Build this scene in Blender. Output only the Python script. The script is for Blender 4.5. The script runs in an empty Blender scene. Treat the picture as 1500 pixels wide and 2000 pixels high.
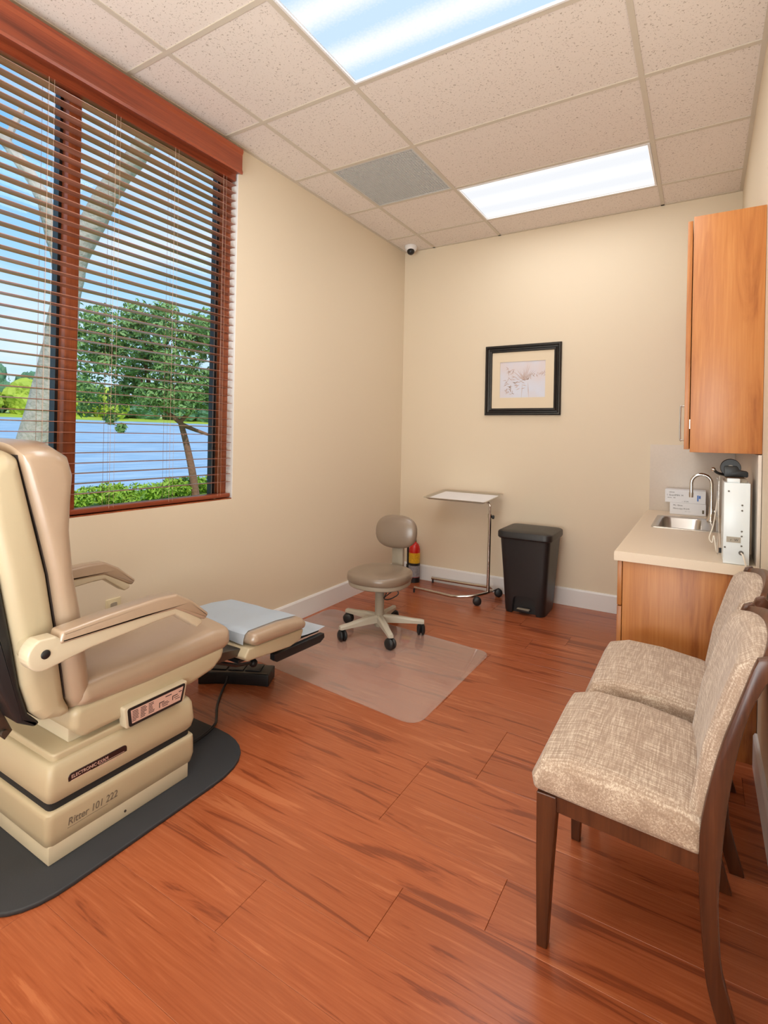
import bpy, bmesh, math, random
from mathutils import Vector, Matrix, noise
from math import sin, cos, pi, radians, sqrt
SC = bpy.context.scene
COL = SC.collection
random.seed(7)

# ------------------------------------------------------------------ camera
CAM = Vector((2.4040, -4.3020, 1.300)); TH = 0.543; RO = -0.020
cd = bpy.data.cameras.new('camera'); cam = bpy.data.objects.new('camera', cd); COL.objects.link(cam)
r_ = Vector((cos(TH), sin(TH), 0)); zz = Vector((0, 0, 1)); bk = Vector((sin(TH), -cos(TH), 0))
Rv = r_*cos(RO) - zz*sin(RO); Uv = r_*sin(RO) + zz*cos(RO)
cam.matrix_world = Matrix(((Rv.x, Uv.x, bk.x, CAM.x), (Rv.y, Uv.y, bk.y, CAM.y), (Rv.z, Uv.z, bk.z, CAM.z), (0, 0, 0, 1)))
cd.sensor_fit = 'HORIZONTAL'; cd.sensor_width = 36; cd.lens = 1028.6/1500*36
cd.shift_y = -(1000-851.1)/1500; cd.clip_start = 0.02; cd.clip_end = 600
SC.camera = cam

# ------------------------------------------------------------------ world (sky), sun, exposure
W = bpy.data.worlds.new('sky'); SC.world = W; W.use_nodes = True
nt = W.node_tree; nt.nodes.clear()
wo = nt.nodes.new('ShaderNodeOutputWorld'); bg = nt.nodes.new('ShaderNodeBackground')
tc = nt.nodes.new('ShaderNodeTexCoord'); sx = nt.nodes.new('ShaderNodeSeparateXYZ')
rp = nt.nodes.new('ShaderNodeValToRGB'); nz = nt.nodes.new('ShaderNodeTexNoise'); mp = nt.nodes.new('ShaderNodeMapping')
r2 = nt.nodes.new('ShaderNodeValToRGB'); mx = nt.nodes.new('ShaderNodeMix'); mx.data_type = 'RGBA'
nt.links.new(tc.outputs['Generated'], sx.inputs[0]); nt.links.new(sx.outputs['Z'], rp.inputs[0])
e = rp.color_ramp.elements
e[0].position = 0.0; e[0].color = (.66, .86, 1.0, 1); e[1].position = .75; e[1].color = (.10, .34, .80, 1)
q = e.new(.15); q.color = (.50, .79, 1.0, 1); q = e.new(.40); q.color = (.24, .58, .97, 1)
nt.links.new(tc.outputs['Generated'], mp.inputs[0]); mp.inputs['Scale'].default_value = (1.5, 1.5, 5)
nt.links.new(mp.outputs[0], nz.inputs['Vector']); nz.inputs['Scale'].default_value = 1.8; nz.inputs['Detail'].default_value = 7
nt.links.new(nz.outputs['Fac'], r2.inputs[0]); r2.color_ramp.elements[0].position = .46; r2.color_ramp.elements[1].position = .70
r2.color_ramp.elements[1].color = (.7, .7, .7, 1)
nt.links.new(r2.outputs[0], mx.inputs['Factor']); nt.links.new(rp.outputs[0], mx.inputs['A']); mx.inputs['B'].default_value = (.95, .97, 1, 1)
nt.links.new(mx.outputs['Result'], bg.inputs[0]); bg.inputs[1].default_value = 1.0
nt.links.new(bg.outputs[0], wo.inputs[0])
sd = bpy.data.lights.new('sun', 'SUN'); sd.energy = 2.6; sd.angle = .02; sd.color = (1, .95, .86)
so = bpy.data.objects.new('sun', sd); COL.objects.link(so)
so.rotation_euler = Vector((-0.75, 0.45, -1.0)).to_track_quat('-Z', 'Y').to_euler()
SC.view_settings.view_transform = 'Standard'; SC.view_settings.look = 'None'
SC.view_settings.gamma = 1; SC.view_settings.use_curve_mapping = False; SC.view_settings.exposure = 0.13
PANEL_W = 7.5           # watts of each ceiling fixture
fd = bpy.data.lights.new('bounce_fill', 'AREA'); fd.shape = 'RECTANGLE'; fd.size = 2.3; fd.size_y = 1.6; fd.energy = 140; fd.color = (.86, .96, 1.0)  # added fill light behind the camera, stands in for bounced light on the ceiling
fo = bpy.data.objects.new('bounce_fill', fd); COL.objects.link(fo); fo.location = (1.80, -5.60, .85)
fo.rotation_euler = Vector((-.30, .34, .89)).to_track_quat('-Z', 'Y').to_euler()

H = 3.014; T = 0.6096; XR = 2.614; YB = -6.6
XA = 0.304; YD = -0.351

# ------------------------------------------------------------------ materials
def lin(c):
    return tuple(((x/255)/12.92 if x/255 <= .04045 else ((x/255+.055)/1.055)**2.4) for x in c)
def mat(name, rgb, rough=.5, metal=0, spec=.5, coat=0, bump=None, var=None, sheen=0, coatr=.1):
    m = bpy.data.materials.new(name); m.use_nodes = True; n = m.node_tree.nodes; l = m.node_tree.links
    p = n['Principled BSDF']; c = lin(rgb)+(1,)
    p.inputs['Base Color'].default_value = c; p.inputs['Roughness'].default_value = rough; p.inputs['Metallic'].default_value = metal
    p.inputs['Specular IOR Level'].default_value = spec; p.inputs['Coat Weight'].default_value = coat; p.inputs['Coat Roughness'].default_value = coatr
    p.inputs['Sheen Weight'].default_value = sheen
    if bump or var:
        t = n.new('ShaderNodeTexCoord'); z = n.new('ShaderNodeTexNoise'); l.new(t.outputs['Object'], z.inputs['Vector'])
        z.inputs['Scale'].default_value = (bump or var)[0]; z.inputs['Detail'].default_value = 4
        if bump:
            b = n.new('ShaderNodeBump'); b.inputs['Strength'].default_value = bump[1]; b.inputs['Distance'].default_value = bump[2] if len(bump) > 2 else .002
            l.new(z.outputs['Fac'], b.inputs['Height']); l.new(b.outputs[0], p.inputs['Normal'])
        if var:
            z2 = n.new('ShaderNodeTexNoise'); l.new(t.outputs['Object'], z2.inputs['Vector']); z2.inputs['Scale'].default_value = var[0]; z2.inputs['Detail'].default_value = 5
            mr = n.new('ShaderNodeMix'); mr.data_type = 'RGBA'; l.new(z2.outputs['Fac'], mr.inputs['Factor'])
            mr.inputs['A'].default_value = tuple(x*(1-var[1]) for x in c[:3])+(1,); mr.inputs['B'].default_value = tuple(min(1, x*(1+var[1])) for x in c[:3])+(1,)
            l.new(mr.outputs['Result'], p.inputs['Base Color'])
    return m
def wood(name, cols, scale, rough=.35, coat=0, rnd=True, fine=(6, 170, 170), fa=.35, dist=1.2, bump=.05, spec=.5, cathedral=0):
    m = bpy.data.materials.new(name); m.use_nodes = True; n = m.node_tree.nodes; l = m.node_tree.links
    p = n['Principled BSDF']; g = n.new('ShaderNodeNewGeometry'); oi = n.new('ShaderNodeObjectInfo')
    add = n.new('ShaderNodeVectorMath'); add.operation = 'ADD'
    ml = n.new('ShaderNodeMath'); ml.operation = 'MULTIPLY'; ml.inputs[1].default_value = 37 if rnd else 0
    l.new(oi.outputs['Random'], ml.inputs[0]); l.new(g.outputs['Position'], add.inputs[0]); l.new(ml.outputs[0], add.inputs[1])
    m1 = n.new('ShaderNodeMapping'); m1.inputs['Scale'].default_value = scale; l.new(add.outputs[0], m1.inputs[0])
    n1 = n.new('ShaderNodeTexNoise'); n1.inputs['Scale'].default_value = 1; n1.inputs['Detail'].default_value = 6; n1.inputs['Roughness'].default_value = .6; n1.inputs['Distortion'].default_value = dist
    l.new(m1.outputs[0], n1.inputs['Vector'])
    m2 = n.new('ShaderNodeMapping'); m2.inputs['Scale'].default_value = fine; l.new(add.outputs[0], m2.inputs[0])
    n2 = n.new('ShaderNodeTexNoise'); n2.inputs['Scale'].default_value = 1; n2.inputs['Detail'].default_value = 3; l.new(m2.outputs[0], n2.inputs['Vector'])
    mix = n.new('ShaderNodeMath'); mix.operation = 'MULTIPLY_ADD'; mix.inputs[1].default_value = fa
    l.new(n2.outputs['Fac'], mix.inputs[0])
    sub = n.new('ShaderNodeMath'); sub.operation = 'MULTIPLY_ADD'; sub.inputs[1].default_value = 1.0; sub.inputs[2].default_value = -fa*.5
    src = n1.outputs['Fac']
    if cathedral:
        ring = n.new('ShaderNodeMath'); ring.operation = 'MULTIPLY'; ring.inputs[1].default_value = cathedral
        l.new(n1.outputs['Fac'], ring.inputs[0]); sn = n.new('ShaderNodeMath'); sn.operation = 'SINE'; l.new(ring.outputs[0], sn.inputs[0])
        mm = n.new('ShaderNodeMath'); mm.operation = 'MULTIPLY_ADD'; mm.inputs[1].default_value = .07; l.new(sn.outputs[0], mm.inputs[0]); l.new(n1.outputs['Fac'], mm.inputs[2]); src = mm.outputs[0]
    l.new(src, sub.inputs[0]); l.new(sub.outputs[0], mix.inputs[2])
    cr = n.new('ShaderNodeValToRGB'); el = cr.color_ramp.elements
    ps = [.30, .44, .56, .70]
    el[0].position = ps[0]; el[0].color = lin(cols[0])+(1,); el[1].position = ps[3]; el[1].color = lin(cols[3])+(1,)
    for i in (1, 2): x = el.new(ps[i]); x.color = lin(cols[i])+(1,)
    l.new(mix.outputs[0], cr.inputs[0]); out = cr.outputs[0]
    if rnd:
        hv = n.new('ShaderNodeHueSaturation'); mr = n.new('ShaderNodeMapRange'); mr.inputs['To Min'].default_value = .93; mr.inputs['To Max'].default_value = 1.05
        l.new(oi.outputs['Random'], mr.inputs[0]); l.new(mr.outputs[0], hv.inputs['Value']); l.new(out, hv.inputs['Color']); out = hv.outputs[0]
    l.new(out, p.inputs['Base Color']); p.inputs['Roughness'].default_value = rough; p.inputs['Coat Weight'].default_value = coat; p.inputs['Coat Roughness'].default_value = .18
    p.inputs['Specular IOR Level'].default_value = spec
    b = n.new('ShaderNodeBump'); b.inputs['Strength'].default_value = bump; b.inputs['Distance'].default_value = .002
    l.new(n2.outputs['Fac'], b.inputs['Height']); l.new(b.outputs[0], p.inputs['Normal'])
    return m
def emis(name, rgb, s):
    m = bpy.data.materials.new(name); m.use_nodes = True; n = m.node_tree.nodes; n.clear()
    o = n.new('ShaderNodeOutputMaterial'); em = n.new('ShaderNodeEmission'); em.inputs[0].default_value = lin(rgb)+(1,); em.inputs[1].default_value = s
    m.node_tree.links.new(em.outputs[0], o.inputs[0]); return m

M = {}
M['wall'] = mat('wall_paint', (226, 211, 188), .75, spec=.25, bump=(220, .12, .001))
M['white_trim'] = mat('white_trim_paint', (232, 230, 230), .4)
M['reveal'] = mat('white_reveal_paint', (240, 238, 236), .6)
M['grid'] = mat('ceiling_grid_paint', (205, 194, 178), .5)
M['plank'] = wood('laminate_plank', [(130, 66, 40), (158, 83, 50), (168, 92, 56), (184, 108, 70)], (1.0, 13, 13), .26, rnd=True, fine=(5, 190, 190), fa=.34, dist=1.5, bump=.05, cathedral=30)
M['seam'] = mat('floor_underlay', (70, 34, 20), .8)
M['blind'] = wood('red_stained_blind_wood', [(100, 44, 26), (134, 62, 38), (150, 72, 44), (168, 84, 52)], (12, .8, 12), .32, rnd=True, fine=(180, 4, 180), fa=.3, dist=.3, spec=.5)
M['slat'] = wood('brown_slat_wood', [(124, 76, 60), (148, 94, 76), (162, 108, 90), (178, 124, 106)], (12, .8, 12), .26, rnd=True, fine=(180, 4, 180), fa=.3, dist=.3, spec=.8)
M['frame_wood'] = wood('orange_stained_frame_wood', [(128, 62, 32), (150, 76, 42), (166, 88, 50), (180, 100, 60)], (14, 14, .8), .4, rnd=True, fine=(180, 180, 5), fa=.3, dist=.3)
M['cab'] = wood('orange_maple_laminate', [(148, 86, 42), (168, 103, 52), (180, 115, 60), (194, 132, 74)], (5.5, 5.5, .8), .38, rnd=True, fine=(110, 110, 4), fa=.3, dist=1.8, bump=.02, cathedral=16)
M['darkwood'] = wood('dark_espresso_wood', [(62, 32, 18), (78, 42, 24), (90, 50, 29), (104, 60, 36)], (14, 14, 1.5), .32, rnd=True, fine=(160, 160, 6), fa=.3, dist=.4)
M['counter'] = mat('cream_speckled_laminate', (224, 205, 182), .35, var=(260, .05))
M['splash'] = mat('grey_speckled_laminate', (210, 197, 184), .4, var=(90, .05))
M['steel'] = mat('brushed_steel', (200, 196, 190), .28, 1, var=(8, .05))
M['chrome'] = mat('polished_chrome', (205, 200, 194), .16, 1)
M['black'] = mat('black_plastic', (26, 26, 28), .42)
M['blackmat'] = mat('black_rubber_mat', (44, 46, 50), .62, bump=(400, .3, .001), var=(9, .12))
M['bin'] = mat('black_bin_plastic', (33, 32, 34), .40, bump=(500, .15, .0006))
M['beige'] = mat('beige_moulded_plastic', (184, 168, 138), .40, var=(5, .03))
M['beige_light'] = mat('pale_beige_enamel', (200, 186, 160), .36)
M['tan'] = mat('tan_vinyl_upholstery', (168, 144, 121), .30, spec=.6, coat=.45, bump=(14, .25, .004), coatr=.25, var=(7, .05))
M['taupe'] = mat('taupe_vinyl_upholstery', (134, 117, 101), .28, spec=.6, coat=.15, coatr=.25, bump=(10, .1, .003))
M['putty'] = mat('putty_painted_metal', (190, 183, 168), .4)
M['stoolgrey'] = mat('grey_beige_plastic', (160, 150, 134), .45)
M['paper'] = mat('pale_blue_exam_paper', (228, 238, 248), .8, spec=.2)
M['paper_white'] = mat('white_paper', (236, 236, 240), .8)
M['white_box'] = mat('white_enamel', (224, 230, 232), .3)
M['red'] = mat('red_enamel', (196, 24, 20), .25, coat=.4)
M['yellow'] = mat('yellow_label', (240, 170, 30), .5, var=(70, .5))
M['silver_label'] = mat('silver_label', (150, 150, 156), .4, metal=.2, var=(60, .5))
M['ivory'] = mat('ivory_plastic', (222, 208, 172), .4)
M['frame_black'] = mat('black_frame_lacquer', (28, 26, 26), .3)
M['matboard'] = mat('cream_matboard', (226, 210, 184), .8)
M['vent'] = mat('grey_vent_metal', (204, 202, 198), .5)
M['vent_back'] = mat('grey_vent_backing', (150, 148, 145), .7)
M['dark'] = mat('dark_void', (30, 28, 28), .9)
M['ink'] = mat('dark_print', (52, 42, 40), .6)
M['inkgrey'] = mat('grey_print', (110, 98, 84), .6)
M['inkblue'] = mat('blue_print', (70, 120, 200), .6)
M['inkpink'] = mat('pale_pink_print', (205, 165, 150), .6)
M['stickdark'] = mat('dark_brown_sticker', (40, 22, 22), .35)
M['gunmetal'] = mat('grey_metal', (98, 90, 82), .4, .8)
M['cord_white'] = mat('white_cord', (225, 215, 200), .6)
M['string'] = mat('blind_string', (190, 160, 140), .8)
M['bark'] = mat('grey_bark', (186, 176, 164), .95, spec=.1, bump=(14, 1, .03), var=(9, .3))
M['bark2'] = mat('brown_bark', (140, 104, 84), .95, spec=.1, bump=(20, 1, .02), var=(9, .3))
M['leaf'] = mat('green_leaf', (128, 164, 96), .6, var=(1.5, .35))
M['leaf2'] = mat('bright_green_leaf', (150, 184, 58), .6, var=(1.2, .3))
M['leaf3'] = mat('blue_green_far_leaf', (92, 134, 96), .7, var=(.4, .3))
M['leaf4'] = mat('yellow_green_far_leaf', (172, 190, 62), .7, var=(.4, .3))
M['grass'] = mat('lakeside_grass', (128, 160, 66), .9, spec=.1, var=(.8, .3))
M['pic'] = None

def tile_mat():
    m = mat('acoustic_tile', (222, 208, 190), .9, spec=.15); n = m.node_tree.nodes; l = m.node_tree.links; p = n['Principled BSDF']
    g = n.new('ShaderNodeNewGeometry'); z = n.new('ShaderNodeTexNoise'); z.inputs['Scale'].default_value = 120; z.inputs['Detail'].default_value = 2; z.inputs['Distortion'].default_value = .8
    l.new(g.outputs['Position'], z.inputs['Vector']); r = n.new('ShaderNodeValToRGB'); el = r.color_ramp.elements
    el[0].position = .32; el[0].color = lin((180, 166, 154))+(1,); el[1].position = .39; el[1].color = lin((230, 219, 210))+(1,)
    l.new(z.outputs['Fac'], r.inputs[0]); l.new(r.outputs[0], p.inputs['Base Color'])
    b = n.new('ShaderNodeBump'); b.inputs['Strength'].default_value = .3; b.inputs['Distance'].default_value = .003; l.new(r.outputs[0], b.inputs['Height']); l.new(b.outputs[0], p.inputs['Normal'])
    return m
M['tile'] = tile_mat()
def fabric():
    m = mat('woven_beige_fabric', (186, 164, 140), .9, spec=.15, sheen=.2); n = m.node_tree.nodes; l = m.node_tree.links; p = n['Principled BSDF']
    t = n.new('ShaderNodeTexCoord')
    def nn(sc, det=2):
        mpp = n.new('ShaderNodeMapping'); mpp.inputs['Scale'].default_value = sc; l.new(t.outputs['Object'], mpp.inputs[0])
        z = n.new('ShaderNodeTexNoise'); z.inputs['Scale'].default_value = 1; z.inputs['Detail'].default_value = det; l.new(mpp.outputs[0], z.inputs['Vector']); return z.outputs['Fac']
    a = nn((12, 210, 12)); b_ = nn((250, 14, 250)); c = nn((420, 420, 420), 1)
    a1 = n.new('ShaderNodeMath'); a1.operation = 'ADD'; l.new(a, a1.inputs[0]); l.new(b_, a1.inputs[1])
    a2 = n.new('ShaderNodeMath'); a2.operation = 'MULTIPLY_ADD'; a2.inputs[1].default_value = .6; l.new(c, a2.inputs[0]); l.new(a1.outputs[0], a2.inputs[2])
    r = n.new('ShaderNodeValToRGB'); el = r.color_ramp.elements
    el[0].position = .95; el[0].color = lin((160, 138, 120))+(1,); el[1].position = 1.0; el[1].color = lin((214, 198, 180))+(1,)
    mr = n.new('ShaderNodeMapRange'); mr.inputs['From Min'].default_value = .95; mr.inputs['From Max'].default_value = 1.72
    l.new(a2.outputs[0], mr.inputs[0]); el[0].position = .15; el[1].position = .85; x = el.new(.48); x.color = lin((178, 156, 138))+(1,)
    l.new(mr.outputs[0], r.inputs[0]); l.new(r.outputs[0], p.inputs['Base Color'])
    b = n.new('ShaderNodeBump'); b.inputs['Strength'].default_value = .35; b.inputs['Distance'].default_value = .002; l.new(a2.outputs[0], b.inputs['Height']); l.new(b.outputs[0], p.inputs['Normal'])
    return m
M['fabric'] = fabric()
def clear(name, a, tint=(230, 214, 200), rough=.1):
    m = bpy.data.materials.new(name); m.use_nodes = True; n = m.node_tree.nodes; n.clear(); l = m.node_tree.links
    o = n.new('ShaderNodeOutputMaterial'); t = n.new('ShaderNodeBsdfTransparent'); d = n.new('ShaderNodeBsdfDiffuse'); d.inputs[0].default_value = lin(tint)+(1,)
    g = n.new('ShaderNodeBsdfGlossy'); g.inputs['Roughness'].default_value = rough; x = n.new('ShaderNodeMixShader'); x.inputs[0].default_value = a
    f = n.new('ShaderNodeFresnel'); f.inputs[0].default_value = 1.42; y = n.new('ShaderNodeMixShader')
    l.new(t.outputs[0], x.inputs[1]); l.new(d.outputs[0], x.inputs[2]); ge = n.new('ShaderNodeNewGeometry'); k1 = n.new('ShaderNodeMath'); k1.operation = 'SUBTRACT'; k1.inputs[0].default_value = 1; l.new(ge.outputs['Backfacing'], k1.inputs[1]); k2 = n.new('ShaderNodeMath'); k2.operation = 'MULTIPLY'; l.new(f.outputs[0], k2.inputs[0]); l.new(k1.outputs[0], k2.inputs[1])
    l.new(k2.outputs[0], y.inputs[0]); l.new(x.outputs[0], y.inputs[1]); l.new(g.outputs[0], y.inputs[2]); l.new(y.outputs[0], o.inputs[0]); return m
def glass():
    m = bpy.data.materials.new('window_glass'); m.use_nodes = True; n = m.node_tree.nodes; n.clear(); l = m.node_tree.links
    o = n.new('ShaderNodeOutputMaterial'); t = n.new('ShaderNodeBsdfTransparent'); g = n.new('ShaderNodeBsdfGlossy'); g.inputs['Roughness'].default_value = .01
    x = n.new('ShaderNodeMixShader'); f = n.new('ShaderNodeFresnel'); f.inputs[0].default_value = 1.2
    l.new(f.outputs[0], x.inputs[0]); l.new(t.outputs[0], x.inputs[1]); l.new(g.outputs[0], x.inputs[2]); l.new(x.outputs[0], o.inputs[0]); return m
M['glass'] = glass()
M['chairmat'] = clear('clear_vinyl_mat', .16, (232, 216, 206), .10)
M['clearplastic'] = clear('clear_plastic', .10, (235, 230, 225), .08)
def water():
    m = mat('lake_water', (70, 138, 205), .5, spec=.15); n = m.node_tree.nodes; l = m.node_tree.links; p = n['Principled BSDF']
    t = n.new('ShaderNodeTexCoord'); mpp = n.new('ShaderNodeMapping'); mpp.inputs['Scale'].default_value = (1.6, .35, 1); l.new(t.outputs['Object'], mpp.inputs[0])
    z = n.new('ShaderNodeTexNoise'); z.inputs['Scale'].default_value = 1.4; z.inputs['Detail'].default_value = 6; l.new(mpp.outputs[0], z.inputs['Vector'])
    r = n.new('ShaderNodeValToRGB'); el = r.color_ramp.elements; el[0].position = .3; el[0].color = lin((132, 168, 196))+(1,); el[1].position = .7; el[1].color = lin((178, 202, 220))+(1,)
    l.new(z.outputs['Fac'], r.inputs[0]); l.new(r.outputs[0], p.inputs['Base Color'])
    b = n.new('ShaderNodeBump'); b.inputs['Strength'].default_value = .5; b.inputs['Distance'].default_value = .1; l.new(z.outputs['Fac'], b.inputs['Height']); l.new(b.outputs[0], p.inputs['Normal'])
    return m
M['water'] = water()
def diffuser(name, c1, c2, s, freq, y0):
    m = bpy.data.materials.new(name); m.use_nodes = True; n = m.node_tree.nodes; n.clear(); l = m.node_tree.links
    o = n.new('ShaderNodeOutputMaterial'); em = n.new('ShaderNodeEmission'); g = n.new('ShaderNodeNewGeometry'); sp = n.new('ShaderNodeSeparateXYZ')
    l.new(g.outputs['Position'], sp.inputs[0]); a = n.new('ShaderNodeMath'); a.operation = 'SUBTRACT'; a.inputs[1].default_value = y0; l.new(sp.outputs['Y'], a.inputs[0])
    b = n.new('ShaderNodeMath'); b.operation = 'MULTIPLY'; b.inputs[1].default_value = 2*pi*freq; l.new(a.outputs[0], b.inputs[0]); c = n.new('ShaderNodeMath'); c.operation = 'COSINE'; l.new(b.outputs[0], c.inputs[0])
    mr = n.new('ShaderNodeMapRange'); mr.inputs['From Min'].default_value = -1; l.new(c.outputs[0], mr.inputs[0])
    v = n.new('ShaderNodeTexVoronoi'); v.inputs['Scale'].default_value = 90; l.new(g.outputs['Position'], v.inputs['Vector'])
    ad = n.new('ShaderNodeMath'); ad.operation = 'MULTIPLY_ADD'; ad.inputs[1].default_value = -.25; l.new(v.outputs['Distance'], ad.inputs[0]); l.new(mr.outputs[0], ad.inputs[2]); ad.use_clamp = True
    x = n.new('ShaderNodeMix'); x.data_type = 'RGBA'; l.new(ad.outputs[0], x.inputs['Factor']); x.inputs['A'].default_value = lin(c2)+(1,); x.inputs['B'].default_value = lin(c1)+(1,)
    l.new(x.outputs['Result'], em.inputs[0]); em.inputs[1].default_value = s; l.new(em.outputs[0], o.inputs[0]); return m

# ------------------------------------------------------------------ mesh helpers
def B(): return bmesh.new()
def bevel(bm, es, w, seg):
    if w > 0: bmesh.ops.bevel(bm, geom=es, offset=w, segments=seg, profile=.5, affect='EDGES', clamp_overlap=True)
def box(bm, x0, x1, y0, y1, z0, z1, w=0, seg=2):
    t = bmesh.new()
    r = bmesh.ops.create_cube(t, size=1)
    for v in t.verts: v.co = Vector(((x0+x1)/2+v.co.x*(x1-x0), (y0+y1)/2+v.co.y*(y1-y0), (z0+z1)/2+v.co.z*(z1-z0)))
    bevel(t, t.edges[:], w, seg); merge(bm, t); return bm
def merge(bm, t, mx_=None):
    me = bpy.data.meshes.new('tmp')
    if mx_ is not None: bmesh.ops.transform(t, matrix=mx_, verts=t.verts[:])
    bmesh.ops.recalc_face_normals(t, faces=t.faces[:])
    t.to_mesh(me); bm.from_mesh(me); bpy.data.meshes.remove(me); t.free(); return bm
def ax(axis, p, a):
    if axis == 'X': return Vector((a, p[0], p[1]))
    if axis == 'Y': return Vector((p[0], a, p[1]))
    return Vector((p[0], p[1], a))
def fillet(pts, r, n=4):
    out = []; N = len(pts)
    for i in range(N):
        rr = r[i] if isinstance(r, (list, tuple)) else r
        p = Vector(pts[i]); a = Vector(pts[i-1]); b = Vector(pts[(i+1) % N])
        da = (a-p); db = (b-p); la = da.length; lb = db.length
        if rr <= 0 or la < 1e-6 or lb < 1e-6: out.append(p); continue
        da /= la; db /= lb; ang = da.angle(db) if da.length and db.length else pi
        if ang > pi-.08: out.append(p); continue
        d = min(rr/math.tan(ang/2), la*.49, lb*.49)
        s = p+da*d; e_ = p+db*d
        for k in range(n+1):
            t = k/n; out.append(s*(1-t)**2+p*2*t*(1-t)+e_*t*t)
    return [tuple(v) for v in out]
def inset(pts, e):
    N = len(pts); P = [Vector(p) for p in pts]
    A = sum(P[i].x*P[(i+1) % N].y-P[(i+1) % N].x*P[i].y for i in range(N)); s = 1 if A > 0 else -1
    out = []
    for i in range(N):
        d1 = (P[i]-P[i-1]); d2 = (P[(i+1) % N]-P[i])
        if d1.length < 1e-9: d1 = d2.copy()
        if d2.length < 1e-9: d2 = d1.copy()
        d1.normalize(); d2.normalize(); n1 = Vector((-d1.y, d1.x))*s; n2 = Vector((-d2.y, d2.x))*s
        nn = n1+n2
        if nn.length < 1e-6: nn = n1
        nn.normalize(); k = max(.5, nn.dot(n1)); out.append(tuple(P[i]+nn*e/k))
    return out
def loft(bm, secs, axis):
    t = bmesh.new(); rows = []
    for pts, a in secs: rows.append([t.verts.new(ax(axis, p, a)) for p in pts])
    N = len(rows[0])
    for i in range(len(rows)-1):
        for j in range(N): t.faces.new((rows[i][j], rows[i][(j+1) % N], rows[i+1][(j+1) % N], rows[i+1][j]))
    t.faces.new(rows[0]); t.faces.new(rows[-1]); merge(bm, t); return bm
def prism(bm, pts, axis, a, b, r=0, n=4, fr=0, fn=4):
    """extruded outline with softly rounded ends (r) and filleted outline corners (fr)"""
    if fr: pts = fillet(pts, fr, fn)
    if a > b: a, b = b, a
    if r <= 0: return loft(bm, [(pts, a), (pts, b)], axis)
    S = []
    for k in range(n+1):
        t = k/n*pi/2; S.append((inset(pts, r*(1-sin(t))), a+r*(1-cos(t))))
    for k in range(n, -1, -1):
        t = k/n*pi/2; S.append((inset(pts, r*(1-sin(t))), b-r*(1-cos(t))))
    return loft(bm, S, axis)
def tube(bm, pts, r, n=8, closed=False):
    t = bmesh.new(); P = [Vector(p) for p in pts]; rows = []; up = Vector((0, 0, 1)); N = len(P)
    T0 = None; nrm = None
    for i in range(N):
        if closed: d = P[(i+1) % N]-P[i-1]
        else: d = P[min(i+1, N-1)]-P[max(i-1, 0)]
        d.normalize()
        if nrm is None:
            nrm = d.cross(up)
            if nrm.length < .1: nrm = d.cross(Vector((1, 0, 0)))
            nrm.normalize()
        else:
            nrm = (nrm-d*nrm.dot(d)); nrm.normalize()
        b = d.cross(nrm); rr = r[i] if isinstance(r, (list, tuple)) else r
        rows.append([t.verts.new(P[i]+(nrm*cos(2*pi*k/n)+b*sin(2*pi*k/n))*rr) for k in range(n)])
    for i in range(N if closed else N-1):
        A = rows[i]; C = rows[(i+1) % N]
        for k in range(n): t.faces.new((A[k], A[(k+1) % n], C[(k+1) % n], C[k]))
    if not closed: t.faces.new(rows[0]); t.faces.new(rows[-1])
    merge(bm, t); return bm
def curve(pts, n=8):
    """catmull-rom through the points"""
    P = [Vector(p) for p in pts]; P = [P[0]*2-P[1]]+P+[P[-1]*2-P[-2]]; out = []
    for i in range(1, len(P)-2):
        for k in range(n):
            t = k/n; a, b, c, d = P[i-1], P[i], P[i+1], P[i+2]
            out.append(.5*((2*b)+(c-a)*t+(2*a-5*b+4*c-d)*t*t+(3*b-a-3*c+d)*t**3))
    out.append(P[-2]); return out
def lathe(bm, prof, c=(0, 0, 0), n=24, mx_=None):
    t = bmesh.new(); rows = []
    for r, z in prof: rows.append([t.verts.new((r*cos(2*pi*k/n), r*sin(2*pi*k/n), z)) for k in range(n)])
    for i in range(len(rows)-1):
        for k in range(n): t.faces.new((rows[i][k], rows[i][(k+1) % n], rows[i+1][(k+1) % n], rows[i+1][k]))
    t.faces.new(rows[0]); t.faces.new(rows[-1])
    m_ = Matrix.Translation(c)
    if mx_ is not None: m_ = m_ @ mx_
    merge(bm, t, m_); return bm
def superell(bm, c, a, b, h, e1=.5, e2=.5, nu=28, nv=14, mx_=None):
    t = bmesh.new(); f = lambda v, e_: math.copysign(abs(v)**e_, v); rows = []
    for j in range(1, nv):
        ph = -pi/2+pi*j/nv
        rows.append([t.verts.new((a*f(cos(ph), e1)*f(cos(2*pi*k/nu), e2), b*f(cos(ph), e1)*f(sin(2*pi*k/nu), e2), h*f(sin(ph), e1))) for k in range(nu)])
    lo = t.verts.new((0, 0, -h)); hi = t.verts.new((0, 0, h))
    for i in range(len(rows)-1):
        for k in range(nu): t.faces.new((rows[i][k], rows[i][(k+1) % nu], rows[i+1][(k+1) % nu], rows[i+1][k]))
    for k in range(nu): t.faces.new((lo, rows[0][(k+1) % nu], rows[0][k])); t.faces.new((hi, rows[-1][k], rows[-1][(k+1) % nu]))
    m_ = Matrix.Translation(c)
    if mx_ is not None: m_ = m_ @ mx_
    merge(bm, t, m_); return bm
def shrink(pts, spine, e_):
    out = []
    for q in pts:
        q = Vector(q); best = None
        for i in range(len(spine)-1):
            a = Vector(spine[i]); b = Vector(spine[i+1]); ab = b-a; t = max(0, min(1, (q-a).dot(ab)/ab.length_squared)); p = a+ab*t
            if best is None or (q-p).length < best[0]: best = ((q-p).length, p)
        d, p = best; out.append(tuple(p+(q-p)*max(.02, 1-e_/max(d, 1e-6))))
    return out
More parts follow.
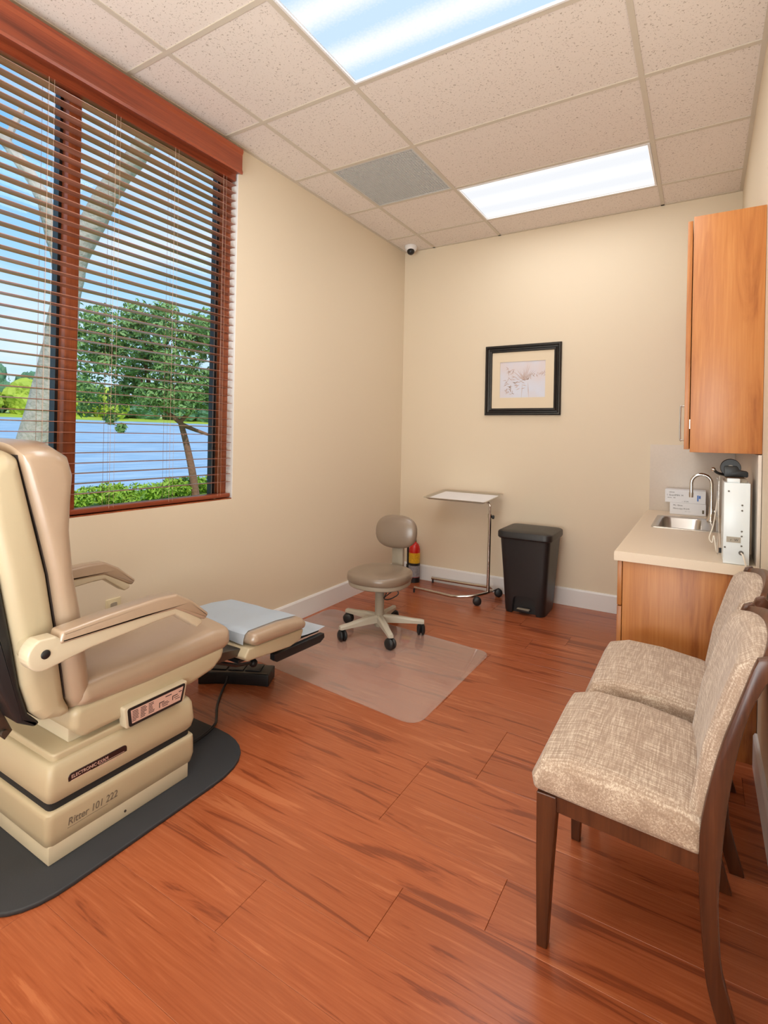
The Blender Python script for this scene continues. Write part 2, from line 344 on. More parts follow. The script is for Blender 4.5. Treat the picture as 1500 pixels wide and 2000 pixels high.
def puff(pts, spine, xc, hw_, r, axis='X', n=16, f=None):
    S = []
    for k in range(-n, n+1):
        u = sin(k/n*pi/2) ; d = (1-abs(u))*hw_
        e1 = r*(1-sqrt(max(0, 1-(1-d/r)**2))) if d < r else 0
        p2 = shrink(pts, spine, e1)
        if f: p2 = [f(u, a, z) for a, z in p2]
        S.append((p2, xc+hw_*u))
    return loft(bmesh.new(), S, axis)
def wloc(o):
    v = Vector((0, 0, 0))
    while o: v += o.location; o = o.parent
    return v
def obj(name, bm, m, parent=None, loc=None, smooth=True, sharp=38, kind=None, label=None):
    me = bpy.data.meshes.new(name)
    off = wloc(parent) if parent else Vector((0, 0, 0))
    L = Vector(loc) if loc is not None else None
    sh = L if L is not None else off
    bmesh.ops.translate(bm, verts=bm.verts[:], vec=-sh)
    bm.to_mesh(me); bm.free()
    if smooth:
        me.polygons.foreach_set('use_smooth', [True]*len(me.polygons)); me.set_sharp_from_angle(angle=radians(sharp))
    me.materials.append(m)
    o = bpy.data.objects.new(name, me); COL.objects.link(o)
    if parent: o.parent = parent; o.location = (L-off) if L is not None else (0, 0, 0)
    else: o.location = L if L is not None else (0, 0, 0)
    if kind: o['kind'] = kind
    if label: o['label'] = label
    return o
def tag(o, label, cat, group=None, kind=None):
    o['label'] = label; o['category'] = cat
    if group: o['group'] = group
    if kind: o['kind'] = kind
    return o
def thing(name, label, cat, loc, group=None):
    o = bpy.data.objects.new(name, None); COL.objects.link(o); o.location = loc; o.empty_display_size = .1
    return tag(o, label, cat, group)
def struct(name, bm, m, **k): return obj(name, bm, m, kind='structure', **k)
def copy_tree(o, parent=None):
    c = o.copy(); COL.objects.link(c); c.parent = parent
    for ch in list(o.children): copy_tree(ch, c)
    return c
def text(name, s, size, m, parent, loc, rot, ext=.0004, align='LEFT', sx_=1, shear=0):
    c = bpy.data.curves.new(name, 'FONT'); c.body = s; c.size = size; c.extrude = ext; c.align_x = align; c.shear = shear
    tmp = bpy.data.objects.new('tmp', c); COL.objects.link(tmp); bpy.context.view_layer.update()
    me = bpy.data.meshes.new_from_object(tmp.evaluated_get(bpy.context.evaluated_depsgraph_get())); bpy.data.objects.remove(tmp)
    me.materials.clear(); me.materials.append(m); o = bpy.data.objects.new(name, me); COL.objects.link(o); o.parent = parent
    o.location = Vector(loc)-wloc(parent); o.rotation_euler = rot; o.scale = (sx_, 1, 1); return o
ROT_PX = Matrix(((0, 0, 1), (1, 0, 0), (0, 1, 0))).to_euler()      # text on a plane that faces +X
ROT_NY = (pi/2, 0, 0)                                               # text on a plane that faces -Y

# ================================================================== SETTING
# floor and planks
fl = struct('floor', box(B(), -.02, XR+.02, YB, .02, -.12, -.009), M['seam'], smooth=False)
PW = .1905; row = 0; y = -2.961
while y > YB+.05: y -= PW
random.seed(3)
meshes = {}
def plank(x0, x1, y0, y1):
    k = (round(x1-x0, 3), round(y1-y0, 3))
    if k not in meshes:
        bm = box(B(), 0, k[0]-.0009, 0, k[1]-.0009, -.009, 0, .0008, 1); me = bpy.data.meshes.new('plank'); bm.to_mesh(me); bm.free(); me.materials.append(M['plank']); meshes[k] = me
    o = bpy.data.objects.new('plank', meshes[k]); COL.objects.link(o); o.location = (x0, y0, 0); o.parent = fl
while y < 0:
    y1 = min(y+PW, 0.0)
    if abs(y-(-2.961)) < .02: off = 1.936-1.22*2
    else: off = -random.choice([.15, .35, .55, .75, .95, 1.1])
    x = off
    while x < XR:
        a = max(x, 0); b = min(x+1.22, XR)
        if b-a > .03 and y1-y > .02: plank(a, b, y, y1)
        x += 1.22
    y += PW; row += 1

# walls
WY0, WY1, WZ0, WZ1 = -4.05, -2.066, .905, 2.90
bm = B(); box(bm, -.2, 0, YB, WY0, 0, H+.15); box(bm, -.2, 0, WY1, .2, 0, H+.15); box(bm, -.2, 0, WY0, WY1, 0, WZ0); box(bm, -.2, 0, WY0, WY1, WZ1, H+.15)
struct('wall_left', bm, M['wall'], smooth=False)
struct('wall_back', box(B(), 0, XR+.2, 0, .2, 0, H+.15), M['wall'], smooth=False)
struct('wall_right', box(B(), XR, XR+.2, YB, 0, 0, H+.15), M['wall'], smooth=False)
struct('wall_front', box(B(), -.2, XR+.2, YB-.2, YB, 0, H+.15), M['wall'], smooth=False)
BBH = .136
def bboard(bm, horiz, a, b, c, s):
    # profile: flat board with an eased top
    pts = [(0, 0), (.014, 0), (.014, BBH-.012), (.008, BBH), (0, BBH)]
    if horiz: prism(bm, [(c+s*p[0], p[1]) for p in pts], 'X', a, b)
    else: prism(bm, [(c+s*p[0], p[1]) for p in pts], 'Y', a, b)
    return bm
struct('baseboard_left', bboard(B(), False, YB, 0, 0, 1), M['white_trim'], smooth=False)
struct('baseboard_back', bboard(B(), True, .014, 2.10, 0, -1), M['white_trim'], smooth=False)
struct('baseboard_right', bboard(B(), False, YB, -1.71, XR, -1), M['white_trim'], smooth=False)

# window recess lining, frame, mullion, panes
bm = B(); box(bm, -.2, -.0005, WY1-.004, WY1+.001, WZ0, WZ1); box(bm, -.2, -.0005, WY0-.001, WY0+.004, WZ0, WZ1)
struct('trim_1', bm, M['reveal'], smooth=False)
struct('trim_2', box(B(), -.2, -.001, WY0+.004, WY1-.004, WZ0, WZ0+.006), M['frame_wood'], smooth=False)
win = struct('window_1', box(B(), -.10, -.052, WY0+.004, WY1-.004, WZ0+.006, WZ0+.030, .003), M['frame_wood'])
fz0, fz1 = WZ0+.03, WZ1
for nm, a, b in (('jamb', WY1-.044, WY1-.004), ('jamb', WY0+.004, WY0+.044), ('mullion', -3.022, -2.966)):
    obj(nm, box(B(), -.105, -.052, a, b, fz0, fz1, .002), M['frame_wood'], win)
obj('head_frame', box(B(), -.105, -.052, WY0+.044, WY1-.044, fz1-.05, fz1, .002), M['frame_wood'], win)
for a, b in ((-3.034, -3.015), (WY1-.062, WY1-.040), (WY0+.044, WY0+.06)):
    obj('sash_stile', box(B(), -.15, -.105, a, b, fz0-.02, fz1), M['black'], win)
obj('sash_rail', box(B(), -.15, -.105, WY0+.044, WY1-.040, fz0-.03, fz0-.012), M['gunmetal'], win)
obj('pane', box(B(), -.132, -.128, WY0+.05, -3.02, fz0-.02, fz1), M['glass'], win, smooth=False)
obj('pane', box(B(), -.132, -.128, -3.02, WY1-.05, fz0-.02, fz1), M['glass'], win, smooth=False)

# ceiling: slab, grid bars, tiles
ce = struct('ceiling', box(B(), -.2, XR+.2, YB-.2, .2, H+.10, H+.2), M['tile'], smooth=False)
xs = [0, XA, XA+T, XA+3*T, XR]
ys = [0, YD, YD-T, YD-2*T, YD-3*T, YD-4*T, YD-5*T, YD-6*T, YD-7*T, YD-8*T, YD-9*T, YD-10*T]
ys = [v for v in ys if v > YB]+[YB]
def bar(x0, x1, y0, y1): obj('grid_bar', box(B(), x0, x1, y0, y1, H-.004, H+.02), M['grid'], ce, smooth=False)
for x in xs[1:-1]: bar(x-.012, x+.012, YB, 0)
for yv in ys[1:-1]:
    for i in range(4): bar(xs[i]+(.012 if i else .02), xs[i+1]-(.012 if i < 3 else .02), yv-.012, yv+.012)
bar(0, .02, YB, 0); bar(XR-.02, XR, YB, 0); bar(.02, XR-.02, -.02, 0); bar(.02, XR-.02, YB, YB+.02)
lights = [(2, 2, 1), (2, 5, 2), (2, 8, 3)]      # (column, row, id)
special = {(2, 1): 'light', (2, 4): 'light', (2, 7): 'light', (1, 2): 'vent'}
for i in range(4):
    for j in range(len(ys)-1):
        if (i, j) in special: continue
        a, b = xs[i]+.008, xs[i+1]-.008; c, d = ys[j+1]+.008, ys[j]-.008
        if b-a < .03 or d-c < .03: continue
        obj('ceiling_tile', box(B(), a, b, c, d, H+.0005, H+.018, .002, 1), M['tile'], ce, smooth=False)

# ceiling light fixtures
def fixture(j, dm, label, watt):
    x0, x1 = xs[2]+.013, xs[3]-.013; y0, y1 = ys[j+1]+.013, ys[j]-.013
    t = thing('ceiling_light', label, 'ceiling light', ((x0+x1)/2, (y0+y1)/2, H), 'recessed ceiling light panels')
    bm = B(); w = .014
    for a in ((x0, x1, y0, y0+w), (x0, x1, y1-w, y1), (x0, x0+w, y0+w, y1-w), (x1-w, x1, y0+w, y1-w)): box(bm, *a, H-.008, H+.03, .002, 1)
    obj('frame', bm, M['white_trim'], t)
    obj('housing', box(B(), x0, x1, y0, y1, H+.031, H+.06), M['white_trim'], t, smooth=False)
    bm = B(); box(bm, x0+w, x1-w, y0+w, y1-w, H+.004, H+.010); obj('diffuser', bm, dm, t, smooth=False)
    ld = bpy.data.lights.new('panel_lamp', 'AREA'); ld.shape = 'RECTANGLE'; ld.size = x1-x0-.03; ld.size_y = y1-y0-.03; ld.energy = watt; ld.color = (1, .985, .96)
    lo = bpy.data.objects.new('panel_lamp', ld); COL.objects.link(lo); lo.parent = t; lo.location = (0, 0, -.004)
    return t
D1 = diffuser('prismatic_diffuser_bluish', (255, 255, 255), (200, 226, 248), 1.0, 3.7, -2.36)
D2 = diffuser('prismatic_diffuser_white', (255, 255, 255), (238, 240, 244), 1.0, 3.6, -.66)
fixture(4, D1, 'large bluish-white light panel above the window side, cut by the top of the frame', PANEL_W*2.3)
fixture(1, D2, 'smaller-looking white light panel near the back wall beside the grey vent', PANEL_W*.85)
fixture(7, D2, 'added unseen light panel in the ceiling behind the viewpoint', PANEL_W*1.9)  # extra fixture out of view, added to brighten the room

# vent
x0, x1, y0, y1 = xs[1]+.013, xs[2]-.013, ys[3]+.013, ys[2]-.013
t = thing('ceiling_vent', 'square grey perforated air return grille set in the ceiling grid', 'vent', ((x0+x1)/2, (y0+y1)/2, H))
obj('backing', box(B(), x0, x1, y0, y1, H+.016, H+.020), M['vent_back'], t, smooth=False)
bm = B()
N = 34
for k in range(N+1):
    u = x0+.008+(x1-x0-.016)*k/N; box(bm, u-.0022, u+.0022, y0+.008, y1-.008, H, H+.012)
    v = y0+.008+(y1-y0-.016)*k/N; box(bm, x0+.008, x1-.008, v-.0022, v+.0022, H, H+.012)
obj('grille', bm, M['vent'], t, smooth=False, kind='stuff')
bm = B()
for a in ((x0, x1, y0, y0+.01), (x0, x1, y1-.01, y1), (x0, x0+.01, y0+.01, y1-.01), (x1-.01, x1, y0+.01, y1-.01)): box(bm, *a, H-.003, H+.028)
obj('frame', bm, M['vent'], t, smooth=False)

# security camera dome
t = thing('dome_camera', 'small white dome security camera with black eye in the far ceiling corner', 'camera', (.13, -.13, H))
obj('housing', lathe(B(), [(.0, -.0005), (.055, -.0005), (.057, -.012), (.05, -.035), (.038, -.05), (0, -.052)][::1], (.13, -.13, H-.0), 28), M['white_trim'], t)
R = Matrix.Rotation(radians(20), 4, 'X')
obj('lens_ball', superell(B(), (.138, -.146, H-.054), .034, .034, .032, 1, 1, 24, 14), M['black'], t)

# wall outlet
t = thing('wall_outlet', 'ivory wall outlet plate low on the window wall', 'outlet', (0, -2.80, .44))
obj('plate', prism(B(), fillet([(-2.84, .385), (-2.765, .385), (-2.765, .495), (-2.84, .495)], .006), 'X', 0, .006, .002, 2), M['ivory'], t)
for zc in (.418, .462):
    obj('socket', prism(B(), fillet([(-2.819, zc-.014), (-2.786, zc-.014), (-2.786, zc+.014), (-2.819, zc+.014)], .008), 'X', .005, .0085), M['stoolgrey'], t)

# ================================================================== WINDOW BLIND
bl = thing('wooden_blind', 'red-brown wooden venetian blind with open slats across the whole window', 'blind', (0, -3.05, WZ0))
obj('valance', prism(B(), [(0.001, 2.835), (.075, 2.812), (.078, 2.825), (.072, 2.84), (.072, 2.925), (.079, 2.94), (.079, 2.956), (.001, 2.956)], 'Y', WY0-.03, -2.105), M['blind'], bl, sharp=25)
obj('headrail', box(B(), -.045, -.003, WY0+.01, -2.085, 2.80, 2.85), M['blind'], bl)
zs = []; z = 2.775
while z > .965: zs.append(z); z -= .0465
slat = B(); L0, L1 = WY0+.012, -2.082
prism(slat, [(-.050, -.0012), (-.0255, .0006), (-.001, -.0012), (-.0005, .0012), (-.0255, .0030), (-.0505, .0012)], 'Y', L0, L1)
sm = None
for k, z in enumerate(zs):
    if sm is None:
        o = obj('slat', slat, M['slat'], bl, loc=(0, -3.05, 0)); sm = o.data; o.location = Vector((0, -3.05, z))-bl.location
    else:
        o = bpy.data.objects.new('slat', sm); COL.objects.link(o); o.parent = bl; o.location = Vector((0, -3.05, z))-bl.location
    o.rotation_euler = (0, radians(random.uniform(-2.2, 1.2)), 0)
obj('bottom_rail', prism(B(), fillet([(-.050, .916), (-.002, .916), (-.002, .940), (-.050, .940)], .006), 'Y', L0, L1, .003, 2), M['blind'], bl)
for cy_ in (-3.80, -3.47, -3.135, -2.834, -2.506, -2.179):
    bm = B()
    for xx in (-.0525, .0012): tube(bm, [(xx, cy_, .93), (xx, cy_, 2.8)], .0009, 4); 
    for xx in (-.0525, .0012): tube(bm, [(xx, cy_+.022, .93), (xx, cy_+.022, 2.8)], .0006, 4)
    obj('ladder_cord', bm, M['string'], bl)
obj('bottom_plug', box(B(), -.03, -.02, -2.185, -2.175, .9065, .917), M['ivory'], bl)

# ================================================================== OUTSIDE
random.seed(11)
bm = B()
g0 = [bm.verts.new(v) for v in ((-.3, -40, -.05), (-.3, 60, -.05), (-8.5, 60, -.05), (-8.5, -40, -.05))]; bm.faces.new(g0)
g1 = [bm.verts.new(v) for v in ((-10.5, 60, -.7), (-10.5, -40, -.7))]; bm.faces.new((g0[3], g0[2], g1[0], g1[1]))
struct('ground', bm, M['grass'], smooth=False)
bm = B()
SL = (2.75+.55)/(74-9.5)
vv = [bm.verts.new(v) for v in ((-9.3, -90, -.56), (-9.3, 190, -.56), (-74, 190, 2.75), (-74, -90, 2.75))]; bm.faces.new(vv)
o = struct('lake', bm, M['water'], smooth=False)
bm = B(); vv = [bm.verts.new(v) for v in ((-73.5, -90, 2.72), (-73.5, 190, 2.72), (-78, 190, 3.3), (-78, -90, 3.3), (-120, 190, 5), (-120, -90, 5))]
bm.faces.new((vv[0], vv[1], vv[2], vv[3])); bm.faces.new((vv[3], vv[2], vv[4], vv[5]))
struct('far_bank', bm, M['leaf4'], smooth=False)

def leaves(bm, centres, n, size, spread):
    for c, r in centres:
        c = Vector(c)
        for _ in range(n):
            d = Vector((random.gauss(0, 1), random.gauss(0, 1), random.gauss(0, 1))); d.normalize()
            p = c+d*r*random.uniform(.55, 1)**.6
            nrm = (d+Vector((random.uniform(-1, 1), random.uniform(-1, 1), random.uniform(-1, 1)))*.9); nrm.normalize()
            a = nrm.orthogonal().normalized(); a.rotate(Matrix.Rotation(random.uniform(0, 6.28), 3, nrm)); b = nrm.cross(a); s = size*random.uniform(.7, 1.3)
            v = [bm.verts.new(p+x) for x in (a*s, b*s*.42+nrm*s*.1, -a*s, -b*s*.42+nrm*s*.1)]; bm.faces.new(v)
    return bm
# large leaning grey trunk with two limbs
bt = Vector((-6.2, -.42, -.05))
t = thing('leaning_tree', 'large grey leaning tree trunk forking outside the left window pane', 'tree', bt)
bm = B(); tube(bm, curve([(-6.35, -.55, -.1), (-6.25, -.2, 1.1), (-6.05, .0, 2.4), (-5.95, .06, 3.3), (-5.8, .12, 3.95), (-5.4, .38, 4.95), (-5.0, .62, 5.6), (-4.6, .9, 6.6)], 5), [.27-.0042*k for k in range(36)], 12)
for v in bm.verts: v.co += Vector(noise.noise_vector(v.co*3))*.03
obj('trunk', bm, M['bark'], t)
bm = B(); tube(bm, curve([(-5.95, .05, 3.5), (-6.1, -.05, 4.2), (-6.25, -.2, 4.9), (-6.7, -.55, 5.7), (-7.2, -.9, 6.4)], 5), [.13-.003*k for k in range(21)], 10)
for v in bm.verts: v.co += Vector(noise.noise_vector(v.co*4))*.02
obj('limb', bm, M['bark'], t)
bm = B(); tube(bm, curve([(-6.6, -.5, 5.6), (-6.9, -.3, 6.0), (-7.2, -.05, 6.5)], 4), .05, 8); obj('limb', bm, M['bark'], t)
# leafy tree by the water
t = thing('leafy_tree', 'green leafy tree with slim bent brown trunk outside the right window pane', 'tree', (-6.7, 3.05, -.05))
bm = B(); tube(bm, curve([(-6.65, 3.12, -.06), (-6.7, 3.05, .5), (-6.85, 3.0, 1.1), (-6.95, 2.92, 1.55)], 5), [.085-.0022*k for k in range(16)], 10); obj('trunk', bm, M['bark2'], t)
for P_ in ([(-6.95, 2.92, 1.5), (-6.8, 3.1, 1.8), (-6.75, 3.2, 2.2), (-6.6, 3.35, 2.7)], [(-6.95, 2.92, 1.5), (-7.15, 2.7, 1.75), (-7.35, 2.45, 2.1), (-7.5, 2.2, 2.6)], [(-6.93, 2.95, 1.45), (-6.7, 3.15, 1.33), (-6.5, 3.4, 1.22)], [(-7.3, 2.5, 2.0), (-7.5, 2.5, 2.6), (-7.6, 2.5, 3.4)]):
    bm = B(); tube(bm, curve(P_, 4), [.05-.003*k for k in range((len(P_)-1)*4+1)], 7); obj('branch', bm, M['bark2'], t)
cs = []
for _ in range(175):
    a = random.uniform(0, 1); 
    u_ = random.uniform(-1, 1); w_ = random.uniform(-1, 1)
    # axis of the crown across the view: from (-8.6,1.7) to (-6.4,3.3)
    s_ = random.uniform(.02, 1.08); zc = 2.72+random.uniform(-1, 1)*(1.05-.35*abs(s_-.5))
    if s_ < .55 and zc < 1.75: zc += .3
    cs.append(((-8.5+2.15*s_+u_*.45, 1.55+1.75*s_+w_*.45, zc), random.uniform(.16, .30)))
cs += [((-7.9, 2.0, 1.55), .14), ((-7.7, 2.1, 1.35), .10), ((-6.4, 3.4, 1.75), .2), ((-8.3, 1.7, 1.7), .16)]
obj('foliage', leaves(B(), cs, 95, .055, 1), M['leaf'], t, smooth=False, kind='stuff')
# shrubs on the bank
for k in range(11):
    s_ = k/10; px_, py_ = -6.7+random.uniform(-.2, .2)-.5*s_, .5+4.3*s_
    c2 = [((px_+random.uniform(-.3, .3), py_+random.uniform(-.35, .35), random.uniform(.0, .17+.05*s_)), .15) for _ in range(9)]
    o = obj('bank_shrub', leaves(B(), c2, 70, .05, 1), M['leaf2'], loc=(px_, py_, -.05), smooth=False)
    tag(o, 'bright green low shrub in the row on the near bank below the window', 'shrub', 'low shrubs on the near lake bank')
# far shore trees
protos = []
for v_ in range(3):
    bm = B(); 
    t0 = bmesh.new(); bmesh.ops.create_icosphere(t0, subdivisions=4, radius=1)
    for v in t0.verts:
        n_ = noise.noise(v.co*1.7+Vector((v_*9, 0, 0)))*.35+noise.noise(v.co*5+Vector((v_*5, 0, 0)))*.16+noise.noise(v.co*11)*.07; v.co *= 1+n_; v.co.z *= .95
    merge(bm, t0); leaves(bm, [((0, 0, 0), 1.05)], 1500, .05, 1)
    me = bpy.data.meshes.new('far_tree'); bm.to_mesh(me); bm.free(); protos.append(me)
for k in range(30):
    yy = 2+k*3.1+random.uniform(-.8, .8); near = k % 2 == 0
    hgt = random.uniform(2.4, 3.4) if near else random.uniform(3.6, 5.0)
    lf = 25 < yy < 47
    if lf: hgt = random.uniform(4.2, 5.2) if near else random.uniform(5.4, 7.0)
    me = protos[k % 3].copy(); me.materials.append(M['leaf4'] if (near and lf) else M['leaf3'])
    o = bpy.data.objects.new('far_tree', me); COL.objects.link(o)
    o.location = (-78-random.uniform(0, 3)-(0 if near else 4), yy, 3.1+hgt*.5); o.scale = (2.4, 2.9, hgt*.62); o.rotation_euler = (0, 0, random.uniform(0, 6))
    if near and lf: tag(o, 'yellow-green tree on the far shore seen past the leaning trunk', 'tree', 'yellow-green trees on the far shore')
    else: tag(o, 'hazy blue-green tree on the far shore beyond the lake', 'tree', 'blue-green trees on the far shore')

# ================================================================== EXAM CHAIR
bmat = obj('floor_mat', prism(B(), fillet([(.14, -3.66), (.895, -3.66), (.895, -2.70), (.14, -2.70)], [.10, .20, .26, .10], 8), 'Z', .0, .014, .005, 3), M['blackmat'], loc=(.52, -3.2, 0))
tag(bmat, 'black rounded rubber floor mat under the exam chair', 'mat')
ec = thing('exam_chair', 'beige and tan vinyl powered exam chair on a boxy base by the window', 'exam chair', (.54, -3.2, .014))
X0, X1, Y0, Y1 = .305, .79, -3.485, -2.958
obj('plinth', box(B(), X0+.02, X1-.006, Y0+.01, Y1-.026, .0142, .07, .004), M['beige_light'], ec)
def cover(z0, z1, taper, topin):
    # a moulded box shell with gently bulging sides and rounded vertical corners
    S = []
    def rect(i): return fillet([(X0+i, Y0+i), (X1-i, Y0+i), (X1-i, Y1-i), (X0+i, Y1-i)], .022, 5)
    S.append((rect(.016), z0)); S.append((rect(.006), z0+.012)); S.append((rect(.0), z0+.04)); S.append((rect(taper*.5), z1-.02)); S.append((rect(taper), z1-.007)); S.append((rect(taper+.004), z1-.002)); S.append((rect(taper+topin), z1))
    return loft(B(), S, 'Z')
lc = obj('lower_cover', cover(.056, .168, .002, .012), M['beige'], ec)
obj('gap_band', prism(B(), fillet([(X0+.014, Y0+.014), (X1-.014, Y0+.014), (X1-.014, Y1-.014), (X0+.014, Y1-.014)], .02), 'Z', .16, .20), M['dark'], ec)
uc = obj('upper_cover', cover(.186, .305, .012, .012), M['beige'], ec)
obj('top_lid', prism(B(), fillet([(X0+.024, Y0+.026), (X1-.024, Y0+.026), (X1-.024, Y1-.024), (X0+.024, Y1-.024)], .02), 'Z', .30, .326, .006, 3), M['beige'], ec)
# writing on the base
stk = obj('model_sticker', prism(B(), fillet([(-3.425, .222), (-3.235, .222), (-3.235, .260), (-3.425, .260)], .014, 5), 'X', .776, .7888, .001, 1), M['stickdark'], ec)
text('lettering', 'ELECTRONIC·EXAM', .0145, M['inkpink'], ec, (.7892, -3.416, .244), ROT_PX, sx_=.9)
text('lettering', 'POWER·CHAIR 12 V', .0095, M['inkpink'], ec, (.7892, -3.335, .229), ROT_PX, sx_=1.0)
bm = B(); box(bm, .7886, .7894, -3.416, -3.355, .2375, .2388); box(bm, .7886, .7894, -3.33, -3.245, .2410, .2418); obj('print_line', bm, M['inkpink'], ec, smooth=False)
text('lettering', 'Ritter 101 222', .031, M['inkgrey'], ec, (.7905, -3.425, .107), ROT_PX, sx_=.86, shear=.15)
bm = B(); box(bm, .7898, .7908, -3.425, -3.30, .0995, .1003); obj('print_line', bm, M['inkgrey'], ec, smooth=False)
obj('plinth_screw', lathe(B(), [(0, 0), (.004, 0), (.004, .002), (0, .002)], (.784, -3.235, .036), 10, Matrix.Rotation(pi/2, 4, 'Y')), M['ink'], ec)
# lifting bracket
obj('lift_bracket', prism(B(), fillet([(-3.40, .326), (-2.99, .326), (-2.99, .36), (-3.33, .36), (-3.36, .42), (-3.40, .42)], .008), 'X', .36, .735, .003, 2), M['beige_light'], ec)
obj('bracket_bolt', lathe(B(), [(0, 0), (.008, 0), (.008, .006), (0, .006)], (.70, -3.385, .326), 10), M['gunmetal'], ec)
# seat pan and its label plate
obj('seat_pan', puff(fillet([(-3.405, .443), (-3.405, .375), (-3.37, .338), (-2.96, .345), (-2.86, .362), (-2.815, .395), (-2.80, .443)], .03, 5), [(-3.35, .395), (-2.95, .398), (-2.86, .41)], .53, .245, .024), M['beige'], ec)
obj('label_mount', prism(B(), fillet([(-3.245, .315), (-3.02, .315), (-3.005, .386), (-3.255, .386)], .008), 'X', .76, .798, .004, 2), M['beige_light'], ec)
obj('label_border', prism(B(), fillet([(-3.236, .318), (-3.030, .318), (-3.015, .381), (-3.244, .381)], .009), 'X', .797, .7995), M['black'], ec)
lp = obj('instruction_label', prism(B(), [(-3.226, .327), (-3.038, .327), (-3.026, .372), (-3.232, .372)], 'X', .799, .8003), M['inkpink'], ec, smooth=False)
bm = B(); random.seed(5)
for c in range(3):
    for rr_ in range(7):
        zc = .3665-rr_*.0053; a = -3.226+c*.030; w_ = .024*random.uniform(.55, 1)
        box(bm, .8003, .8007, a, a+w_, zc-.0011, zc+.0011)
for a, b, c, d in ((-3.125, -3.105, .350, .353), (-3.125, -3.122, .335, .352), (-3.115, -3.09, .345, .347), (-3.115, -3.085, .340, .342), (-3.112, -3.09, .334, .336), (-3.10, -3.075, .362, .365), (-3.07, -3.05, .352, .355), (-3.072, -3.069, .340, .355), (-3.065, -3.045, .345, .347), (-3.06, -3.04, .338, .340), (-3.045, -3.032, .358, .361)): box(bm, .8003, .8007, a, b, c, d)
obj('label_print', bm, M['ink'], ec, smooth=False, kind='stuff')
# seat cushion
prof = fillet([(-3.40, .445), (-3.385, .500), (-3.10, .503), (-2.86, .512), (-2.775, .500), (-2.772, .44), (-2.81, .424), (-3.15, .420), (-3.36, .430)], .03, 5)
def stf(u, a, z): return (a, z+(.028*(1-u*u)**.8 if z > .47 else 0)-(.012*math.exp(-((a+3.1)/.16)**2)*(1-u*u) if z > .49 else 0))
bm = puff(prof, [(-3.35, .462), (-2.82, .465)], .53, .252, .036, f=stf)
obj('seat_cushion', bm, M['tan'], ec, sharp=60)
# backrest: rear shell and front cushion
front = [(-3.343, .474), (-3.352, .558), (-3.372, .70), (-3.402, .859), (-3.416, 1.0), (-3.414, 1.10), (-3.41, 1.18), (-3.425, 1.235), (-3.47, 1.266), (-3.53, 1.27), (-3.565, 1.262)]
seam = [(-3.560, 1.231), (-3.505, 1.0), (-3.476, .871), (-3.446, .684), (-3.418, .48), (-3.40, .44), (-3.365, .438)]
def crn(u, a, z): return (a, z-(.035*abs(u)**4*max(0, (z-.9)/.37) if z > .9 else 0))
obj('back_cushion', puff(front+seam, [(-3.375, .485), (-3.40, .60), (-3.425, .75), (-3.448, .90), (-3.458, 1.0), (-3.468, 1.10), (-3.485, 1.20)], .525, .250, .036, f=crn), M['tan'], ec, sharp=60)
shell = [(-3.562, 1.236), (-3.590, 1.248), (-3.625, 1.238), (-3.648, 1.19), (-3.632, 1.05), (-3.600, .895), (-3.582, .80), (-3.560, .68), (-3.540, .56), (-3.515, .475), (-3.485, .438), (-3.43, .425), (-3.40, .43), (-3.420, .48), (-3.450, .684), (-3.480, .871), (-3.509, 1.0)]
obj('back_shell', puff(fillet(shell, .012, 2), [(-3.45, .47), (-3.49, .60), (-3.520, .75), (-3.545, .90), (-3.570, 1.05), (-3.600, 1.18)], .525, .245, .036, f=crn), M['beige'], ec, sharp=60)
obj('back_seam', prism(B(), [(-3.563, 1.225), (-3.508, 1.0), (-3.479, .871), (-3.449, .684), (-3.421, .48), (-3.415, .48), (-3.443, .684), (-3.473, .871), (-3.502, 1.0), (-3.557, 1.225)], 'X', .30, .748), M['ink'], ec)
obj('back_panel', prism(B(), [(-3.603, .90), (-3.585, .80), (-3.563, .68), (-3.543, .56), (-3.518, .472), (-3.485, .432), (-3.50, .425), (-3.545, .455), (-3.59, .56), (-3.635, .70), (-3.66, .85), (-3.65, .90)], 'X', .30, .748, .012, 3, .01), M['black'], ec)
obj('rear_bracket', prism(B(), [(-3.63, .60), (-3.58, .60), (-3.545, .46), (-3.52, .40), (-3.54, .38), (-3.60, .47)], 'X', .60, .66, .004), M['gunmetal'], ec)
obj('bracket_bolt', lathe(B(), [(0, 0), (.009, 0), (.009, .01), (0, .01)], (.66, -3.545, .405), 10, Matrix.Rotation(pi/2, 4, 'Y')), M['gunmetal'], ec)
# arms
def arm(xa, xb, dy):
    fp = [(-3.533+.046*cos(radians(a_)), .677+.046*sin(radians(a_))) for a_ in range(110, 285, 15)]+[(-3.407, .652), (-3.164, .668), (-3.112, .668), (-3.02, .598), (-2.995, .606), (-2.998, .622), (-3.115, .700), (-3.241, .703), (-3.488, .704), (-3.505, .718)]
    pp = [(-3.500, .690), (-3.49, .727), (-3.36, .737), (-3.18, .744), (-3.11, .740), (-3.05, .706), (-2.968, .635), (-2.985, .616), (-3.004, .624), (-3.115, .687), (-3.241, .691)]
    sh = lambda L: [(a+dy, z) for a, z in L]
    f = obj('arm_frame', prism(B(), sh(fp), 'X', xa+.008, xb, .006, 3, .008), M['beige_light'], ec)
    obj('arm_pad', prism(B(), sh(pp), 'X', xa, xb+.004, .011, 4, .010), M['tan'], f, sharp=60)
    return f
f = arm(.800, .862, 0)
obj('pivot_cap', lathe(B(), [(0, 0), (.0125, 0), (.0125, .002), (.010, .004), (0, .0045)], (.862, -3.533, .677), 20, Matrix.Rotation(pi/2, 4, 'Y')), M['black'], f)
obj('arm_hub', lathe(B(), [(0, 0), (.03, 0), (.03, .05), (0, .05)], (.762, -3.533, .677), 20, Matrix.Rotation(pi/2, 4, 'Y')), M['beige'], ec)
